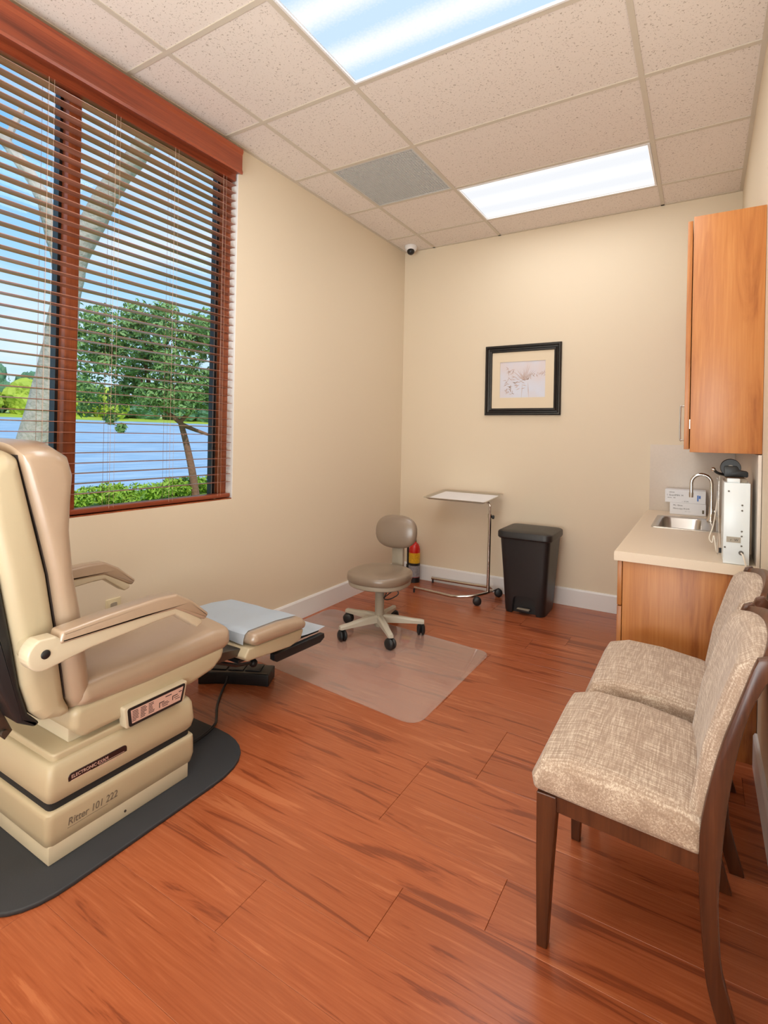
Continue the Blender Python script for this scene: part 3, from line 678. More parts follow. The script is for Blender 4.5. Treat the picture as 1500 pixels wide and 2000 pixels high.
arm(.188, .25, .115)
obj('arm_hub', lathe(B(), [(0, 0), (.03, 0), (.03, .10), (0, .10)], (.198, -3.45, .677), 20, Matrix.Rotation(pi/2, 4, 'Y')), M['beige'], ec)
# leg rest
lr = [(-2.655, .395), (-2.640, .435), (-2.46, .430), (-2.315, .412), (-2.285, .385), (-2.295, .355), (-2.62, .372)]
obj('leg_cushion', puff(fillet(lr, .022, 5), [(-2.615, .402), (-2.325, .384)], .525, .253, .03), M['tan'], ec, sharp=60)
obj('leg_pan', prism(B(), [(-2.665, .378), (-2.30, .358), (-2.325, .308), (-2.40, .298), (-2.67, .325), (-2.690, .345)], 'X', .285, .765, .008, 3, .012), M['beige'], ec)
obj('leg_bracket', prism(B(), [(-2.83, .40), (-2.66, .37), (-2.66, .34), (-2.84, .355)], 'X', .50, .72, .004), M['gunmetal'], ec)
obj('leg_strut', tube(B(), [(.66, -2.80, .35), (.62, -2.60, .25), (.56, -2.44, .19)], .008, 8), M['black'], ec)
obj('strut_knob', superell(B(), (.56, -2.43, .185), .02, .02, .02, 1, 1, 16, 10), M['black'], ec)
obj('foot_rail', prism(B(), [(-2.44, .262), (-2.06, .245), (-2.055, .222), (-2.09, .205), (-2.42, .220), (-2.44, .235)], 'X', .675, .705, .003), M['black'], ec)
obj('foot_rail', prism(B(), [(-2.44, .262), (-2.06, .245), (-2.055, .222), (-2.09, .205), (-2.42, .220), (-2.44, .235)], 'X', .345, .375, .003), M['black'], ec)
obj('footboard', prism(B(), [(-2.64, .30), (-2.07, .258), (-2.07, .25), (-2.64, .285)], 'X', .375, .675, .002), M['black'], ec)
# exam paper
def sheet(name, us, rows_, thick, m, label, loc, curl=0):
    bm = B(); G = []
    for i, (yv, zv) in enumerate(rows_):
        G.append([bm.verts.new((x, yv+curl*sin(x*23+i), zv+dz)) for x, dz in us])
    for i in range(len(G)-1):
        for j in range(len(us)-1): bm.faces.new((G[i][j], G[i][j+1], G[i+1][j+1], G[i+1][j]))
    ret = bmesh.ops.solidify(bm, geom=bm.faces[:], thickness=thick)
    o = obj(name, bm, m, loc=loc); tag(o, label, 'paper'); return o
us = [(.290+.440*k/14, .003+.001*sin(k*1.3)) for k in range(15)]
rows_ = [(-2.664, .385), (-2.663, .405), (-2.657, .427), (-2.640, .4385)]+[(y_, (.435-(y_+2.64)/.18*.005 if y_ < -2.46 else .430-(y_+2.46)/.145*.018)+.0035) for y_ in (-2.60, -2.55, -2.5, -2.46, -2.42, -2.38, -2.345, -2.325)]
sheet('exam_paper', us, rows_, -.0012, M['paper'], 'pale blue ribbed exam paper draped over the leg rest cushion', (.52, -2.45, .43), .003)
us2 = [(.36+.33*k/8, 0) for k in range(9)]
sheet('paper_sheet', us2, [(-2.30, .290), (-2.18, .274), (-2.10, .268), (-2.035, .272)], -.0012, M['paper'], 'pale blue paper sheet on the pulled-out footboard below the leg rest', (.52, -2.15, .26), .002)
# foot pedal
fp_ = thing('foot_pedal', 'black foot control pedal on the floor under the leg rest', 'foot pedal', (.33, -2.31, 0))
fR = Matrix.Translation((.352, -2.352, 0)) @ Matrix.Rotation(radians(27.5), 4, 'Z')
def rot(bm, m_): bmesh.ops.transform(bm, matrix=m_, verts=bm.verts[:]); return bm
arc = [(-.185, -.03), (-.09, -.014), (0, -.010), (.10, -.014), (.185, -.022), (.185, .10), (-.16, .10)]
bm = prism(B(), fillet(arc, .008), 'Z', 0, .062, .006, 3); obj('pedal_body', rot(bm, fR), M['black'], fp_)
for a in (-.13, -.04, .05):
    bm = prism(B(), fillet([(a, .012), (a+.08, .012), (a+.08, .092), (a, .092)], .005), 'Z', .061, .069, .002, 2); obj('pedal_button', rot(bm, fR), M['bin'], fp_)
bm = prism(B(), [(-.16, -.012), (0, -.002), (.17, -.008), (.17, .0), (0, .006), (-.16, -.002)], 'Z', .0605, .0625); obj('front_strip', rot(bm, fR), M['gunmetal'], fp_)
cb = obj('pedal_cord', tube(B(), curve([(.335, -2.382, .045), (.345, -2.40, .025), (.37, -2.45, .0065), (.46, -2.56, .0065), (.545, -2.64, .0065), (.60, -2.70, .020), (.63, -2.80, .022), (.62, -2.88, .022), (.58, -2.966, .024)], 6), .006, 8), M['black'], loc=(.5, -2.65, 0))
tag(cb, 'black cord running from the foot pedal to the exam chair base', 'cord')
cb = obj('power_cord', tube(B(), curve([(.33, -3.49, .06), (.30, -3.54, .03), (.22, -3.52, .020), (.1, -3.6, .006), (.06, -3.75, .006)], 6), .0045, 6), M['cord_white'], loc=(.2, -3.5, 0))
tag(cb, 'white power cord behind the exam chair base on the left', 'cord')

# ================================================================== CHAIR MAT + STOOL
cmat = obj('chair_mat', prism(B(), fillet([(.045, -2.07), (1.335, -2.20), (1.335, -1.235), (.045, -1.115)], .09, 8), 'Z', .0003, .004, .0015, 2), M['chairmat'], loc=(.68, -1.65, 0))
tag(cmat, 'clear plastic chair mat on the wood floor under the stool', 'mat')
ST = Vector((.605, -1.335, .004))
st = thing('rolling_stool', 'taupe vinyl rolling stool with oval backrest on a five-star base', 'stool', ST)
sx0, sy0 = ST.x, ST.y
for k in range(5):
    a = radians(-44+72*k); d = Vector((cos(a), sin(a), 0)); pn = Vector((-sin(a), cos(a), 0)); c0 = Vector((sx0, sy0, 0))
    bm = B(); S_ = bmesh.new(); rows2 = []
    for s_, hwid, zt, zb in ((.02, .024, .126, .078), (.10, .021, .122, .078), (.22, .018, .106, .077), (.285, .017, .100, .075), (.295, .013, .096, .076)):
        c_ = c0+d*s_
        rows2.append([S_.verts.new(c_+pn*w_+Vector((0, 0, z_))) for w_, z_ in ((-hwid, zb), (hwid, zb), (hwid, zt-.01), (hwid*.55, zt), (-hwid*.55, zt), (-hwid, zt-.01))])
    for i in range(len(rows2)-1):
        for j in range(6): S_.faces.new((rows2[i][j], rows2[i][(j+1) % 6], rows2[i+1][(j+1) % 6], rows2[i+1][j]))
    S_.faces.new(rows2[0]); S_.faces.new(rows2[-1]); merge(bm, S_)
    leg = obj('base_leg', bm, M['putty'], st, sharp=30)
    cc = c0+d*.275; Rz = Matrix.Rotation(a+.6+k, 4, 'Z')
    ca = obj('caster', lathe(B(), [(0, -.011), (.020, -.011), (.0255, -.007), (.0275, 0), (.0255, .007), (.020, .011), (0, .011)], (0, 0, 0), 20, None), M['black'], leg)
    me = ca.data
    W1 = Matrix.Translation(cc+Vector((0, 0, .0365))) @ Rz @ Matrix.Rotation(pi/2, 4, 'X')
    bm = B(); 
    for off in (-.0135, .0135): lathe(bm, [(0, -.013), (.022, -.013), (.0335, -.006), (.0362, 0), (.0335, .006), (.022, .013), (0, .013)], (0, 0, 0), 20, W1 @ Matrix.Translation((0, 0, off)))
    lathe(bm, [(0, 0), (.009, 0), (.009, .026), (0, .026)], cc+Vector((0, 0, .050)), 10)
    bm.verts.ensure_lookup_table()
    bmesh.ops.translate(bm, verts=bm.verts[:], vec=-ST); bm.to_mesh(me); bm.free(); me.polygons.foreach_set('use_smooth', [True]*len(me.polygons)); me.set_sharp_from_angle(angle=radians(38))
obj('gas_column', lathe(B(), [(0, .05), (.032, .05), (.034, .12), (.030, .125), (.030, .285), (.024, .287), (.024, .30), (0, .30)], (sx0, sy0, 0), 20), M['stoolgrey'], st)
obj('seat_plate', lathe(B(), [(0, .295), (.08, .295), (.10, .315), (0, .32)], (sx0, sy0, 0), 24), M['black'], st)
Rz = Matrix.Rotation(radians(6), 4, 'Z')
bm = superell(B(), (sx0, sy0, .345), .198, .205, .033, .6, .85, 36, 14, Rz)
obj('seat_pan', bm, M['stoolgrey'], st)
bm = superell(B(), (sx0, sy0, .382), .205, .213, .044, .55, .82, 40, 18, Rz)
obj('seat', bm, M['taupe'], st, sharp=60)
# back post and backrest
obj('back_post', prism(B(), fillet([(sx0-.045, .335), (sx0+.04, .335), (sx0+.04, .62), (sx0-.045, .62)], .01), 'Y', sy0+.228, sy0+.258, .004, 2), M['stoolgrey'], st)
obj('post_arm', box(B(), sx0-.035, sx0+.03, sy0+.05, sy0+.245, .318, .334, .004), M['black'], st)
Rb = Matrix.Rotation(radians(8), 4, 'Z') @ Matrix.Rotation(radians(-6), 4, 'X')
obj('backrest', superell(B(), (sx0-.004, sy0+.212, .638), (.152), .038, .114, .80, .72, 40, 18, Rb), M['taupe'], st, sharp=60)
obj('lever_loop', tube(B(), curve([(sx0+.03, sy0-.005, .30), (sx0+.05, sy0, .275), (sx0+.035, sy0, .235), (sx0+.07, sy0-.01, .235), (sx0+.12, sy0, .262), (sx0+.135, sy0+.01, .285), (sx0+.11, sy0+.01, .30), (sx0+.06, sy0, .262), (sx0+.032, sy0, .237)], 6), .0035, 6), M['black'], st)

# ================================================================== INSTRUMENT TRAY STAND
ts = thing('tray_stand', 'chrome instrument stand on two casters holding a steel tray', 'tray stand', (.965, -.28, 0))
px, py = .966, -.27
bm = tube(B(), curve([(.372, -.395, .040), (.60, -.43, .042), (.74, -.455, .046), (.83, -.435, .055), (.90, -.40, .062), (.955, -.31, .068), (.975, -.20, .068), (.965, -.13, .062), (.90, -.075, .055), (.70, -.055, .045), (.362, -.045, .040)], 6), .0115, 10)
obj('floor_frame', bm, M['chrome'], ts)
for y_ in (-.40, -.045): obj('glide_foot', tube(B(), [(.372, y_, .0), (.372, y_, .032)], .008, 8), M['black'], ts)
for cx2, cy2 in ((.935, -.425), (1.0, -.115)):
    W1 = Matrix.Translation((cx2, cy2, .034)) @ Matrix.Rotation(.4, 4, 'Z') @ Matrix.Rotation(pi/2, 4, 'X')
    bm = B()
    for off in (-.010, .010): lathe(bm, [(0, -.009), (.022, -.009), (.0315, -.004), (.0335, 0), (.0315, .004), (.022, .009), (0, .009)], (0, 0, 0), 18, W1 @ Matrix.Translation((0, 0, off)))
    lathe(bm, [(0, 0), (.008, 0), (.008, .03), (0, .03)], (cx2, cy2, .040), 10)
    obj('caster', bm, M['black'], ts)
obj('lower_pole', tube(B(), [(px, py, .065), (px+.004, py, .68)], .0125, 14), M['chrome'], ts)
obj('collar', lathe(B(), [(0, 0), (.016, 0), (.016, .03), (0, .03)], (px+.004, py, .665), 16), M['chrome'], ts)
obj('upper_rod', tube(B(), curve([(px+.004, py, .66), (px+.004, py, .74), (px+.002, py, .765), (px-.02, py, .787), (px-.06, py, .790), (px-.30, py, .792)], 6), .009, 10), M['chrome'], ts)
obj('clamp_knob', lathe(B(), [(0, 0), (.012, 0), (.016, .008), (.014, .016), (0, .018)], (px+.022, py, .672), 12, Matrix.Rotation(pi/2, 4, 'Y')), M['black'], ts)
obj('tray_cradle', box(B(), .66, .90, -.34, -.20, .796, .800), M['chrome'], ts)
tr = thing('instrument_tray', 'rectangular stainless tray with a white liner on top of the stand', 'tray', (.74, -.26, .80))
tilt = Matrix.Translation((.735, -.255, .804)) @ Matrix.Rotation(radians(4.5), 4, 'X') @ Matrix.Rotation(radians(-1.5), 4, 'Z')
bm = B(); ow, oh = .272, .205
S = [(fillet([(-w_, -h_), (w_, -h_), (w_, h_), (-w_, h_)], r_2, 5), z_) for w_, h_, r_2, z_ in ((ow-.03, oh-.03, .02, .0), (ow-.03, oh-.03, .02, .001), (ow-.012, oh-.012, .025, .014), (ow, oh, .03, .016), (ow, oh, .03, .019), (ow-.014, oh-.014, .025, .018), (ow-.034, oh-.034, .02, .003))]
loft(bm, S, 'Z'); obj('tray_pan', rot(bm, tilt), M['steel'], tr, sharp=50)
bm = prism(B(), fillet([(-ow+.030, -oh+.030), (ow-.03, -oh+.032), (ow-.033, oh-.03), (-ow+.03, oh-.03)], .01), 'Z', .0045, .0075); rot(bm, tilt)
o = obj('tray_liner', bm, M['paper_white'], loc=(.74, -.26, .81)); tag(o, 'white paper liner lying in the steel instrument tray', 'paper')

# ================================================================== TRASH CAN
tb = thing('trash_can', 'black plastic step trash can against the back wall', 'trash can', (1.3, -.30, 0))
def rr(w_, y0_, y1_, r_): return fillet([(1.30-w_, y0_), (1.30+w_, y0_), (1.30+w_, y1_), (1.30-w_, y1_)], r_, 5)
S = [(rr(.146, -.425, -.135, .05), .0), (rr(.150, -.432, -.13, .05), .02), (rr(.168, -.445, -.11, .05), .30), (rr(.185, -.462, -.09, .05), .545), (rr(.187, -.464, -.088, .05), .56)]
bm = loft(B(), S, 'Z'); body = obj('bin_body', bm, M['bin'], tb)
cut = obj('step_recess', prism(B(), fillet([(1.205, -.05), (1.395, -.05), (1.378, .135), (1.222, .135)], .045, 5), 'Y', -.50, -.385), M['bin'], tb)
md = body.modifiers.new('cut', 'BOOLEAN'); md.object = cut; md.operation = 'DIFFERENCE'; md.solver = 'EXACT'
bpy.context.view_layer.update(); dg = bpy.context.evaluated_depsgraph_get(); nm_ = bpy.data.meshes.new_from_object(body.evaluated_get(dg)); body.modifiers.clear(); body.data = nm_
bpy.data.objects.remove(cut)
body.data.polygons.foreach_set('use_smooth', [True]*len(body.data.polygons)); body.data.set_sharp_from_angle(angle=radians(35))
obj('step_pedal', prism(B(), fillet([(1.248, -.452), (1.352, -.452), (1.345, -.39), (1.255, -.39)], .012), 'Z', .028, .042, .004, 2), M['bin'], tb)
obj('pedal_trim', prism(B(), fillet([(1.252, -.453), (1.348, -.453), (1.345, -.42), (1.255, -.42)], .01), 'Z', .042, .0445), M['stoolgrey'], tb)
S = [(rr(.196, -.480, -.075, .06), .556), (rr(.202, -.488, -.07, .06), .566), (rr(.202, -.488, -.07, .06), .60), (rr(.198, -.484, -.072, .06), .608), (rr(.186, -.47, -.08, .055), .613), (rr(.10, -.40, -.16, .05), .619)]
obj('lid', loft(B(), S, 'Z'), M['bin'], tb)

# ================================================================== FIRE EXTINGUISHER
fx, fy = .218, -.11
fe = thing('fire_extinguisher', 'red fire extinguisher standing on the floor in the far corner', 'fire extinguisher', (fx, fy, 0))
obj('cylinder', lathe(B(), [(0, 0), (.046, 0), (.050, .006), (.050, .285), (.046, .315), (.034, .338), (.017, .35), (.015, .365), (0, .365)], (fx, fy, 0), 28), M['red'], fe)
obj('base_band', lathe(B(), [(.0505, .0), (.0512, .0), (.0512, .045), (.0505, .045)], (fx, fy, .001), 28), M['black'], fe)
obj('rating_label', lathe(B(), [(.0503, .05), (.0508, .05), (.0508, .150), (.0503, .150)], (fx, fy, 0), 28), M['silver_label'], fe)
obj('black_band', lathe(B(), [(.0503, .15), (.0509, .15), (.0509, .172), (.0503, .172)], (fx, fy, 0), 28), M['black'], fe)
obj('instruction_label', lathe(B(), [(.0503, .172), (.0508, .172), (.0508, .262), (.0503, .262)], (fx, fy, 0), 28), M['yellow'], fe)
obj('valve', lathe(B(), [(0, .36), (.016, .36), (.016, .385), (.012, .40), (0, .40)], (fx, fy, 0), 14), M['gunmetal'], fe)
bm = B(); prism(bm, [(fy-.01, .395), (fy-.07, .41), (fy-.07, .417), (fy-.005, .405)], 'X', fx-.008, fx+.008); prism(bm, [(fy-.012, .405), (fy-.07, .435), (fy-.066, .442), (fy+.004, .415)], 'X', fx-.008, fx+.008)
obj('handle', bm, M['black'], fe)
obj('hose', tube(B(), curve([(fx-.012, fy, .385), (fx-.045, fy-.01, .38), (fx-.060, fy-.012, .32), (fx-.060, fy-.01, .22), (fx-.060, fy-.01, .14)], 5), .009, 8), M['black'], fe)
obj('hose_nozzle', lathe(B(), [(0, .07), (.012, .07), (.014, .08), (.010, .15), (0, .15)], (fx-.065, fy-.01, 0), 12), M['black'], fe)

# ================================================================== PICTURE
pt_ = thing('framed_picture', 'pale botanical print with cream mat in a square black frame on the back wall', 'picture', (1.13, 0, 1.49))
px0, px1, pz0, pz1 = .815, 1.443, 1.492, 2.074
def framebars(bm, a, b, c, d, w_, y_out, y_in):
    for (p0, p1, q0, q1) in (((a, c), (b, c), (b-w_, c+w_), (a+w_, c+w_)), ((b, c), (b, d), (b-w_, d-w_), (b-w_, c+w_)), ((b, d), (a, d), (a+w_, d-w_), (b-w_, d-w_)), ((a, d), (a, c), (a+w_, c+w_), (a+w_, d-w_))):
        yield p0, p1, q0, q1
for p0, p1, q0, q1 in framebars(None, px0, px1, pz0, pz1, .058, 0, 0):
    bm = B(); t0 = bmesh.new()
    def lerp(a, b, t): return (a[0]+(b[0]-a[0])*t, a[1]+(b[1]-a[1])*t)
    prof_ = [(0, -.001), (0, -.020), (.12, -.026), (.30, -.026), (.42, -.016), (.60, -.014), (.72, -.020), (.92, -.018), (1, -.010), (1, -.001)]
    ra = [t0.verts.new((lerp(p0, q1, s)[0], y_, lerp(p0, q1, s)[1])) for s, y_ in prof_]; rb = [t0.verts.new((lerp(p1, q0, s)[0], y_, lerp(p1, q0, s)[1])) for s, y_ in prof_]
    for i in range(len(prof_)): j = (i+1) % len(prof_); t0.faces.new((ra[i], ra[j], rb[j], rb[i]))
    t0.faces.new(ra); t0.faces.new(rb); merge(bm, t0); obj('frame_bar', bm, M['frame_black'], pt_, sharp=25)
mw = .088
bm = B()
for a in ((px0+.05, px1-.05, pz0+.05, pz0+.058+mw), (px0+.05, px1-.05, pz1-.05-mw, pz1-.05), (px0+.05, px0+.058+mw-.02, pz0+.058+mw, pz1-.05-mw), (px1-.058-mw+.02, px1-.05, pz0+.058+mw, pz1-.05-mw)): box(bm, a[0], a[1], -.008, -.005, a[2], a[3])
obj('matboard', bm, M['matboard'], pt_, smooth=False)
def print_mat():
    m = mat('faded_print', (222, 216, 220), .7)
    n = m.node_tree.nodes; l = m.node_tree.links; g = n.new('ShaderNodeNewGeometry'); z = n.new('ShaderNodeTexNoise'); z.inputs['Scale'].default_value = 5; l.new(g.outputs['Position'], z.inputs['Vector'])
    r = n.new('ShaderNodeValToRGB'); r.color_ramp.elements[0].position = .35; r.color_ramp.elements[0].color = lin((218, 208, 210))+(1,); r.color_ramp.elements[1].position = .65; r.color_ramp.elements[1].color = lin((214, 218, 232))+(1,)
    l.new(z.outputs['Fac'], r.inputs[0]); l.new(r.outputs[0], n['Principled BSDF'].inputs['Base Color']); return m
obj('print_sheet', box(B(), px0+.10, px1-.10, -.0035, -.0025, pz0+.10, pz1-.10), print_mat(), pt_, smooth=False)
# sprays of leaves drawn on the print
bm = B(); random.seed(21)
cxp, czp = 1.13, 1.775
def stroke(x_, z_, an, ln, w_):
    d = Vector((cos(an), 0, sin(an))); nrm_ = Vector((-sin(an), 0, cos(an))); c = Vector((x_, -.0037, z_))
    v = [bm.verts.new(c+q) for q in (d*0, d*ln*.5+nrm_*w_, d*ln, d*ln*.5-nrm_*w_)]; bm.faces.new(v)
for k in range(16): stroke(cxp+.02, czp+.0, radians(35+7.5*k), random.uniform(.06, .16), .0022)
for k in range(26):
    s_ = k/26; stroke(cxp+.03+.17*s_, czp+.01+.04*s_+random.uniform(-.012, .02), radians(random.uniform(20, 160)), random.uniform(.015, .035), .002)
for k in range(34):
    s_ = k/34; stroke(cxp-.11+random.uniform(-.025, .025), czp-.09+.2*s_, radians(random.choice([30, 150, 80, 200, -20])+random.uniform(-25, 25)), random.uniform(.02, .05), .0022)
for k in range(14): stroke(cxp-.11+random.uniform(-.05, .05), czp-.05+random.uniform(-.06, .0), radians(random.uniform(0, 360)), .03, .002)
for k in range(16): stroke(cxp-.02+random.uniform(-.03, .06), czp+random.uniform(-.07, .02), radians(random.uniform(150, 220)), .04, .0025)
stroke(cxp+.0, czp, radians(-92), .16, .0015); stroke(cxp+.045, czp, radians(-86), .15, .0022)
M['sepia'] = mat('sepia_print_ink', (190, 160, 144), .8)
obj('botanical_drawing', bm, M['sepia'], pt_, smooth=False)

# ================================================================== CABINETS, COUNTER
CX, CY, CZ = 2.084, -1.70, .800
bc = thing('base_cabinet', 'orange maple base cabinet under the cream worktop on the right wall', 'cabinet', (2.36, -.85, 0))
obj('side_panel', box(B(), CX+.024, XR-.002, CY, CY+.018, .0, CZ-.042, .001), M['cab'], bc)
obj('carcass', box(B(), CX+.030, XR-.004, CY+.018, -.002, .09, .58), M['cab'], bc, smooth=False)
obj('toe_kick', box(B(), CX+.08, CX+.09, CY+.018, -.002, 0, .09), M['black'], bc, smooth=False)
nd = 4; dl = (-CY-.004)/nd
for k in range(nd):
    a = CY+k*dl
    d_ = obj('drawer', box(B(), CX+.002, CX+.021, a+.002, a+dl-.002, .555, CZ-.045, .0015), M['cab'], bc)
    obj('pull', tube(B(), [(CX+.002, a+dl*.5-.05, .65), (CX-.014, a+dl*.5-.05, .65), (CX-.014, a+dl*.5+.05, .65), (CX+.002, a+dl*.5+.05, .65)], .004, 8), M['steel'], d_)
    d_ = obj('door', box(B(), CX+.002, CX+.021, a+.002, a+dl-.002, .10, .55, .0015), M['cab'], bc)
    hy = a+(dl-.05 if k % 2 == 0 else .05)
    obj('pull', tube(B(), [(CX+.002, hy, .44), (CX-.014, hy, .44), (CX-.014, hy, .53), (CX+.002, hy, .53)], .004, 8), M['steel'], d_)
# worktop with the sink hole
SX0, SX1, SY0, SY1 = 2.156, 2.500, -.86, -.30
bm = B(); z0, z1 = CZ-.042, CZ
for a in ((CX+.004, SX0+.01, CY-.012, -.002), (SX1-.01, XR-.002, CY-.012, -.002), (SX0+.01, SX1-.01, CY-.012, SY0+.01), (SX0+.01, SX1-.01, SY1-.01, -.002)): box(bm, a[0], a[1], a[2], a[3], z0, z1)
bmesh.ops.remove_doubles(bm, verts=bm.verts[:], dist=.0001)
o = obj('worktop', bm, M['counter'], loc=(2.35, -.85, CZ-.042), smooth=False); tag(o, 'cream speckled laminate worktop with rounded edge on the base cabinet', 'worktop')
obj('front_edge', prism(B(), fillet([(CX-.012, z0), (CX+.004, z0), (CX+.004, z1), (CX-.012, z1)], [.004, 0, 0, .009]), 'Y', CY-.012, -.002), M['counter'], o)
o = obj('back_splash', box(B(), CX, XR-.003, -.013, -.001, CZ, 1.276, .001), M['splash'], loc=(2.35, -.007, CZ)); tag(o, 'grey speckled splash panel on the back wall behind the sink', 'splashback')
o = obj('side_splash', box(B(), XR-.014, XR-.002, CY-.012, -.013, CZ, 1.252, .001), M['splash'], loc=(XR-.008, -.85, CZ)); tag(o, 'grey speckled splash panel along the right wall above the worktop', 'splashback')
# sink
sk = thing('sink', 'small stainless drop-in sink set in the cream worktop', 'sink', ((SX0+SX1)/2, (SY0+SY1)/2, CZ))
def rc(i, r_): return fillet([(SX0+i, SY0+i), (SX1-i-.0, SY0+i), (SX1-i-.0, SY1-i), (SX0+i, SY1-i)], r_, 5)
def rb_(i, r_): return fillet([(SX0+.03+i, SY0+.03+i), (SX1-.085-i, SY0+.03+i), (SX1-.085-i, SY1-.03-i), (SX0+.03+i, SY1-.03-i)], r_, 5)
t0 = bmesh.new(); rows3 = []
for pts, z_ in ((rc(0, .02), CZ+.0005), (rc(.001, .02), CZ+.004), (rc(.012, .02), CZ+.005), (rb_(0, .05), CZ+.003), (rb_(.006, .05), CZ-.005), (rb_(.012, .05), CZ-.14), (rb_(.03, .05), CZ-.155), (rb_(.09, .02), CZ-.158)):
    rows3.append([t0.verts.new((p[0], p[1], z_)) for p in pts])
for i in range(len(rows3)-1):
    N = len(rows3[0])
    for j in range(N): t0.faces.new((rows3[i][j], rows3[i][(j+1) % N], rows3[i+1][(j+1) % N], rows3[i+1][j]))
t0.faces.new(rows3[-1]); bm = B(); merge(bm, t0); obj('basin', bm, M['steel'], sk, sharp=50)
obj('drain', lathe(B(), [(0, 0), (.035, 0), (.038, .003), (0, .002)], (2.29, -.58, CZ-.158), 20), M['chrome'], sk)
fa = thing('faucet', 'chrome gooseneck faucet behind the small sink', 'faucet', (2.462, -.42, CZ+.005))
fx_, fy_ = 2.462, -.42
obj('base', lathe(B(), [(0, 0), (.026, 0), (.026, .008), (.018, .02), (.015, .05), (.013, .09), (0, .09)], (fx_, fy_, CZ+.0052), 20), M['chrome'], fa)
pth = [(fx_, fy_, CZ+.08), (fx_, fy_, CZ+.24)]+[(fx_-.055+.055*cos(a), fy_+.004, CZ+.24+.055*sin(a)) for a in [pi*k/10 for k in range(1, 11)]]+[(fx_-.110, fy_, CZ+.17)]
obj('spout', tube(B(), pth, .0105, 12), M['chrome'], fa)
obj('spout_tip', lathe(B(), [(0, -.03), (.012, -.03), (.013, 0), (0, 0)], (fx_-.110, fy_, CZ+.178), 14), M['chrome'], fa)
obj('handle', prism(B(), fillet([(fy_-.11, CZ+.075), (fy_-.10, CZ+.087), (fy_-.01, CZ+.085), (fy_, CZ+.06)], .006), 'X', fx_+.012, fx_+.03, .004, 2), M['chrome'], fa)
# boxes behind the sink
for (nm, a, b, z0_, z1_, y_, lab, lines) in (
    ('glove_box', 2.222, 2.436, CZ, CZ+.080, -.15, 'lower white box with small print standing behind the sink', [('ML 10mm', .014, .058, .02), ('Micro-tips M·S·M', .014, .036, .02), ('— · —', .012, .02, .09)]),
    ('glove_box', 2.192, 2.434, CZ+.080, CZ+.168, -.15, 'upper white box with blue mark stacked on the lower box behind the sink', [('· 87410', .012, .066, .02), ('I  GuardMIN  M', .015, .046, .012), ('sterile   100', .010, .030, .015), ('— 10 278', .010, .008, .10)])):
    o = thing(nm, lab, 'box', ((a+b)/2, y_+.06, z0_), None)
    obj('carton', box(B(), a, b, y_, y_+.12, z0_+.0005, z1_, .0015, 1), M['paper_white'], o)
    for s, sz, dz, dx in lines: text('lettering', s, sz, M['ink'], o, (a+dx, y_-.0003, z0_+dz), ROT_NY, .0002)
    if z0_ > CZ:
        bm = B(); box(bm, b-.05, b-.042, y_-.0006, y_-.0001, z0_+.018, z0_+.058); box(bm, b-.040, b-.030, y_-.0006, y_-.0001, z0_+.036, z0_+.056); obj('blue_mark', bm, M['inkblue'], o, smooth=False)
    else: obj('grey_mark', box(B(), b-.022, b-.010, y_-.0006, y_-.0001, z0_+.016, z0_+.04), M['inkgrey'], o, smooth=False)
# white tissue strip in front of boxes
o = obj('paper_strip', prism(B(), [(2.29, -.265), (2.40, -.20), (2.425, -.165), (2.43, -.155), (2.36, -.19), (2.30, -.235)], 'Z', CZ+.0005, CZ+.003), M['cord_white'], loc=(2.36, -.2, CZ)); tag(o, 'crumpled cream paper strip on the worktop in front of the white boxes', 'paper')
# white equipment box
eb = thing('equipment_box', 'tall white metal device with screws and a small window at the near worktop end', 'device', (2.53, -1.58, CZ))
bx0, bx1, by0, by1 = 2.487, 2.577, -1.70, -1.42
obj('casing', box(B(), bx0, bx1, by0, by1, CZ+.001, CZ+.335, .002), M['white_box'], eb)
obj('top_plate', prism(B(), fillet([(by0+.01, CZ+.335), (by1, CZ+.335), (by1, CZ+.345), (by0+.05, CZ+.350)], .003), 'X', bx0+.008, bx1-.01, .001, 1), M['stoolgrey'], eb)
obj('top_latch', box(B(), bx0+.01, bx0+.055, by0+.004, by0+.045, CZ+.335, CZ+.352, .003), M['white_box'], eb)
for dx, dz in ((.063, .245), (.063, .223), (.063, .138), (.063, .118), (.063, .078), (.016, .30), (.006, .068)):
    obj('screw', lathe(B(), [(0, 0), (.0036, 0), (.0036, .0015), (0, .002)], (bx0+dx, by0, CZ+dz), 10, Matrix.Rotation(pi/2, 4, 'X')), M['gunmetal'], eb)
obj('display', box(B(), bx0+.011, bx0+.060, by0-.0015, by0+.001, CZ+.090, CZ+.113), M['stoolgrey'], eb, smooth=False)
text('lettering', 'r  W', .014, M['ink'], eb, (bx0+.024, by0-.0018, CZ+.096), ROT_NY, .0002)
obj('cord_gland', lathe(B(), [(0, 0), (.009, 0), (.009, .004), (0, .004)], (bx0+.062, by0, CZ+.050), 14, Matrix.Rotation(pi/2, 4, 'X')), M['gunmetal'], eb)
obj('device_cord', tube(B(), curve([(bx0+.062, by0-.003, CZ+.050), (bx0+.068, by0-.022, CZ+.042), (bx0+.078, by0-.028, CZ+.0), (bx0+.09, by0-.03, CZ-.08), (bx0+.095, by0-.03, CZ-.3)], 6), .003, 6), M['cord_white'], eb)
obj('clear_door', box(B(), bx0-.020, bx0-.017, by0+.0, by1, CZ+.03, CZ+.34), M['clearplastic'], eb, smooth=False)
obj('door_hinge', lathe(B(), [(0, 0), (.005, 0), (.005, .02), (0, .02)], (bx0-.010, by0+.01, CZ+.04), 10), M['black'], eb)
obj('door_strut', tube(B(), curve([(bx0-.010, by0+.01, CZ+.05), (bx0-.016, by0+.02, CZ+.15), (bx0-.019, by0+.03, CZ+.33)], 4), .001, 5), M['cord_white'], eb)
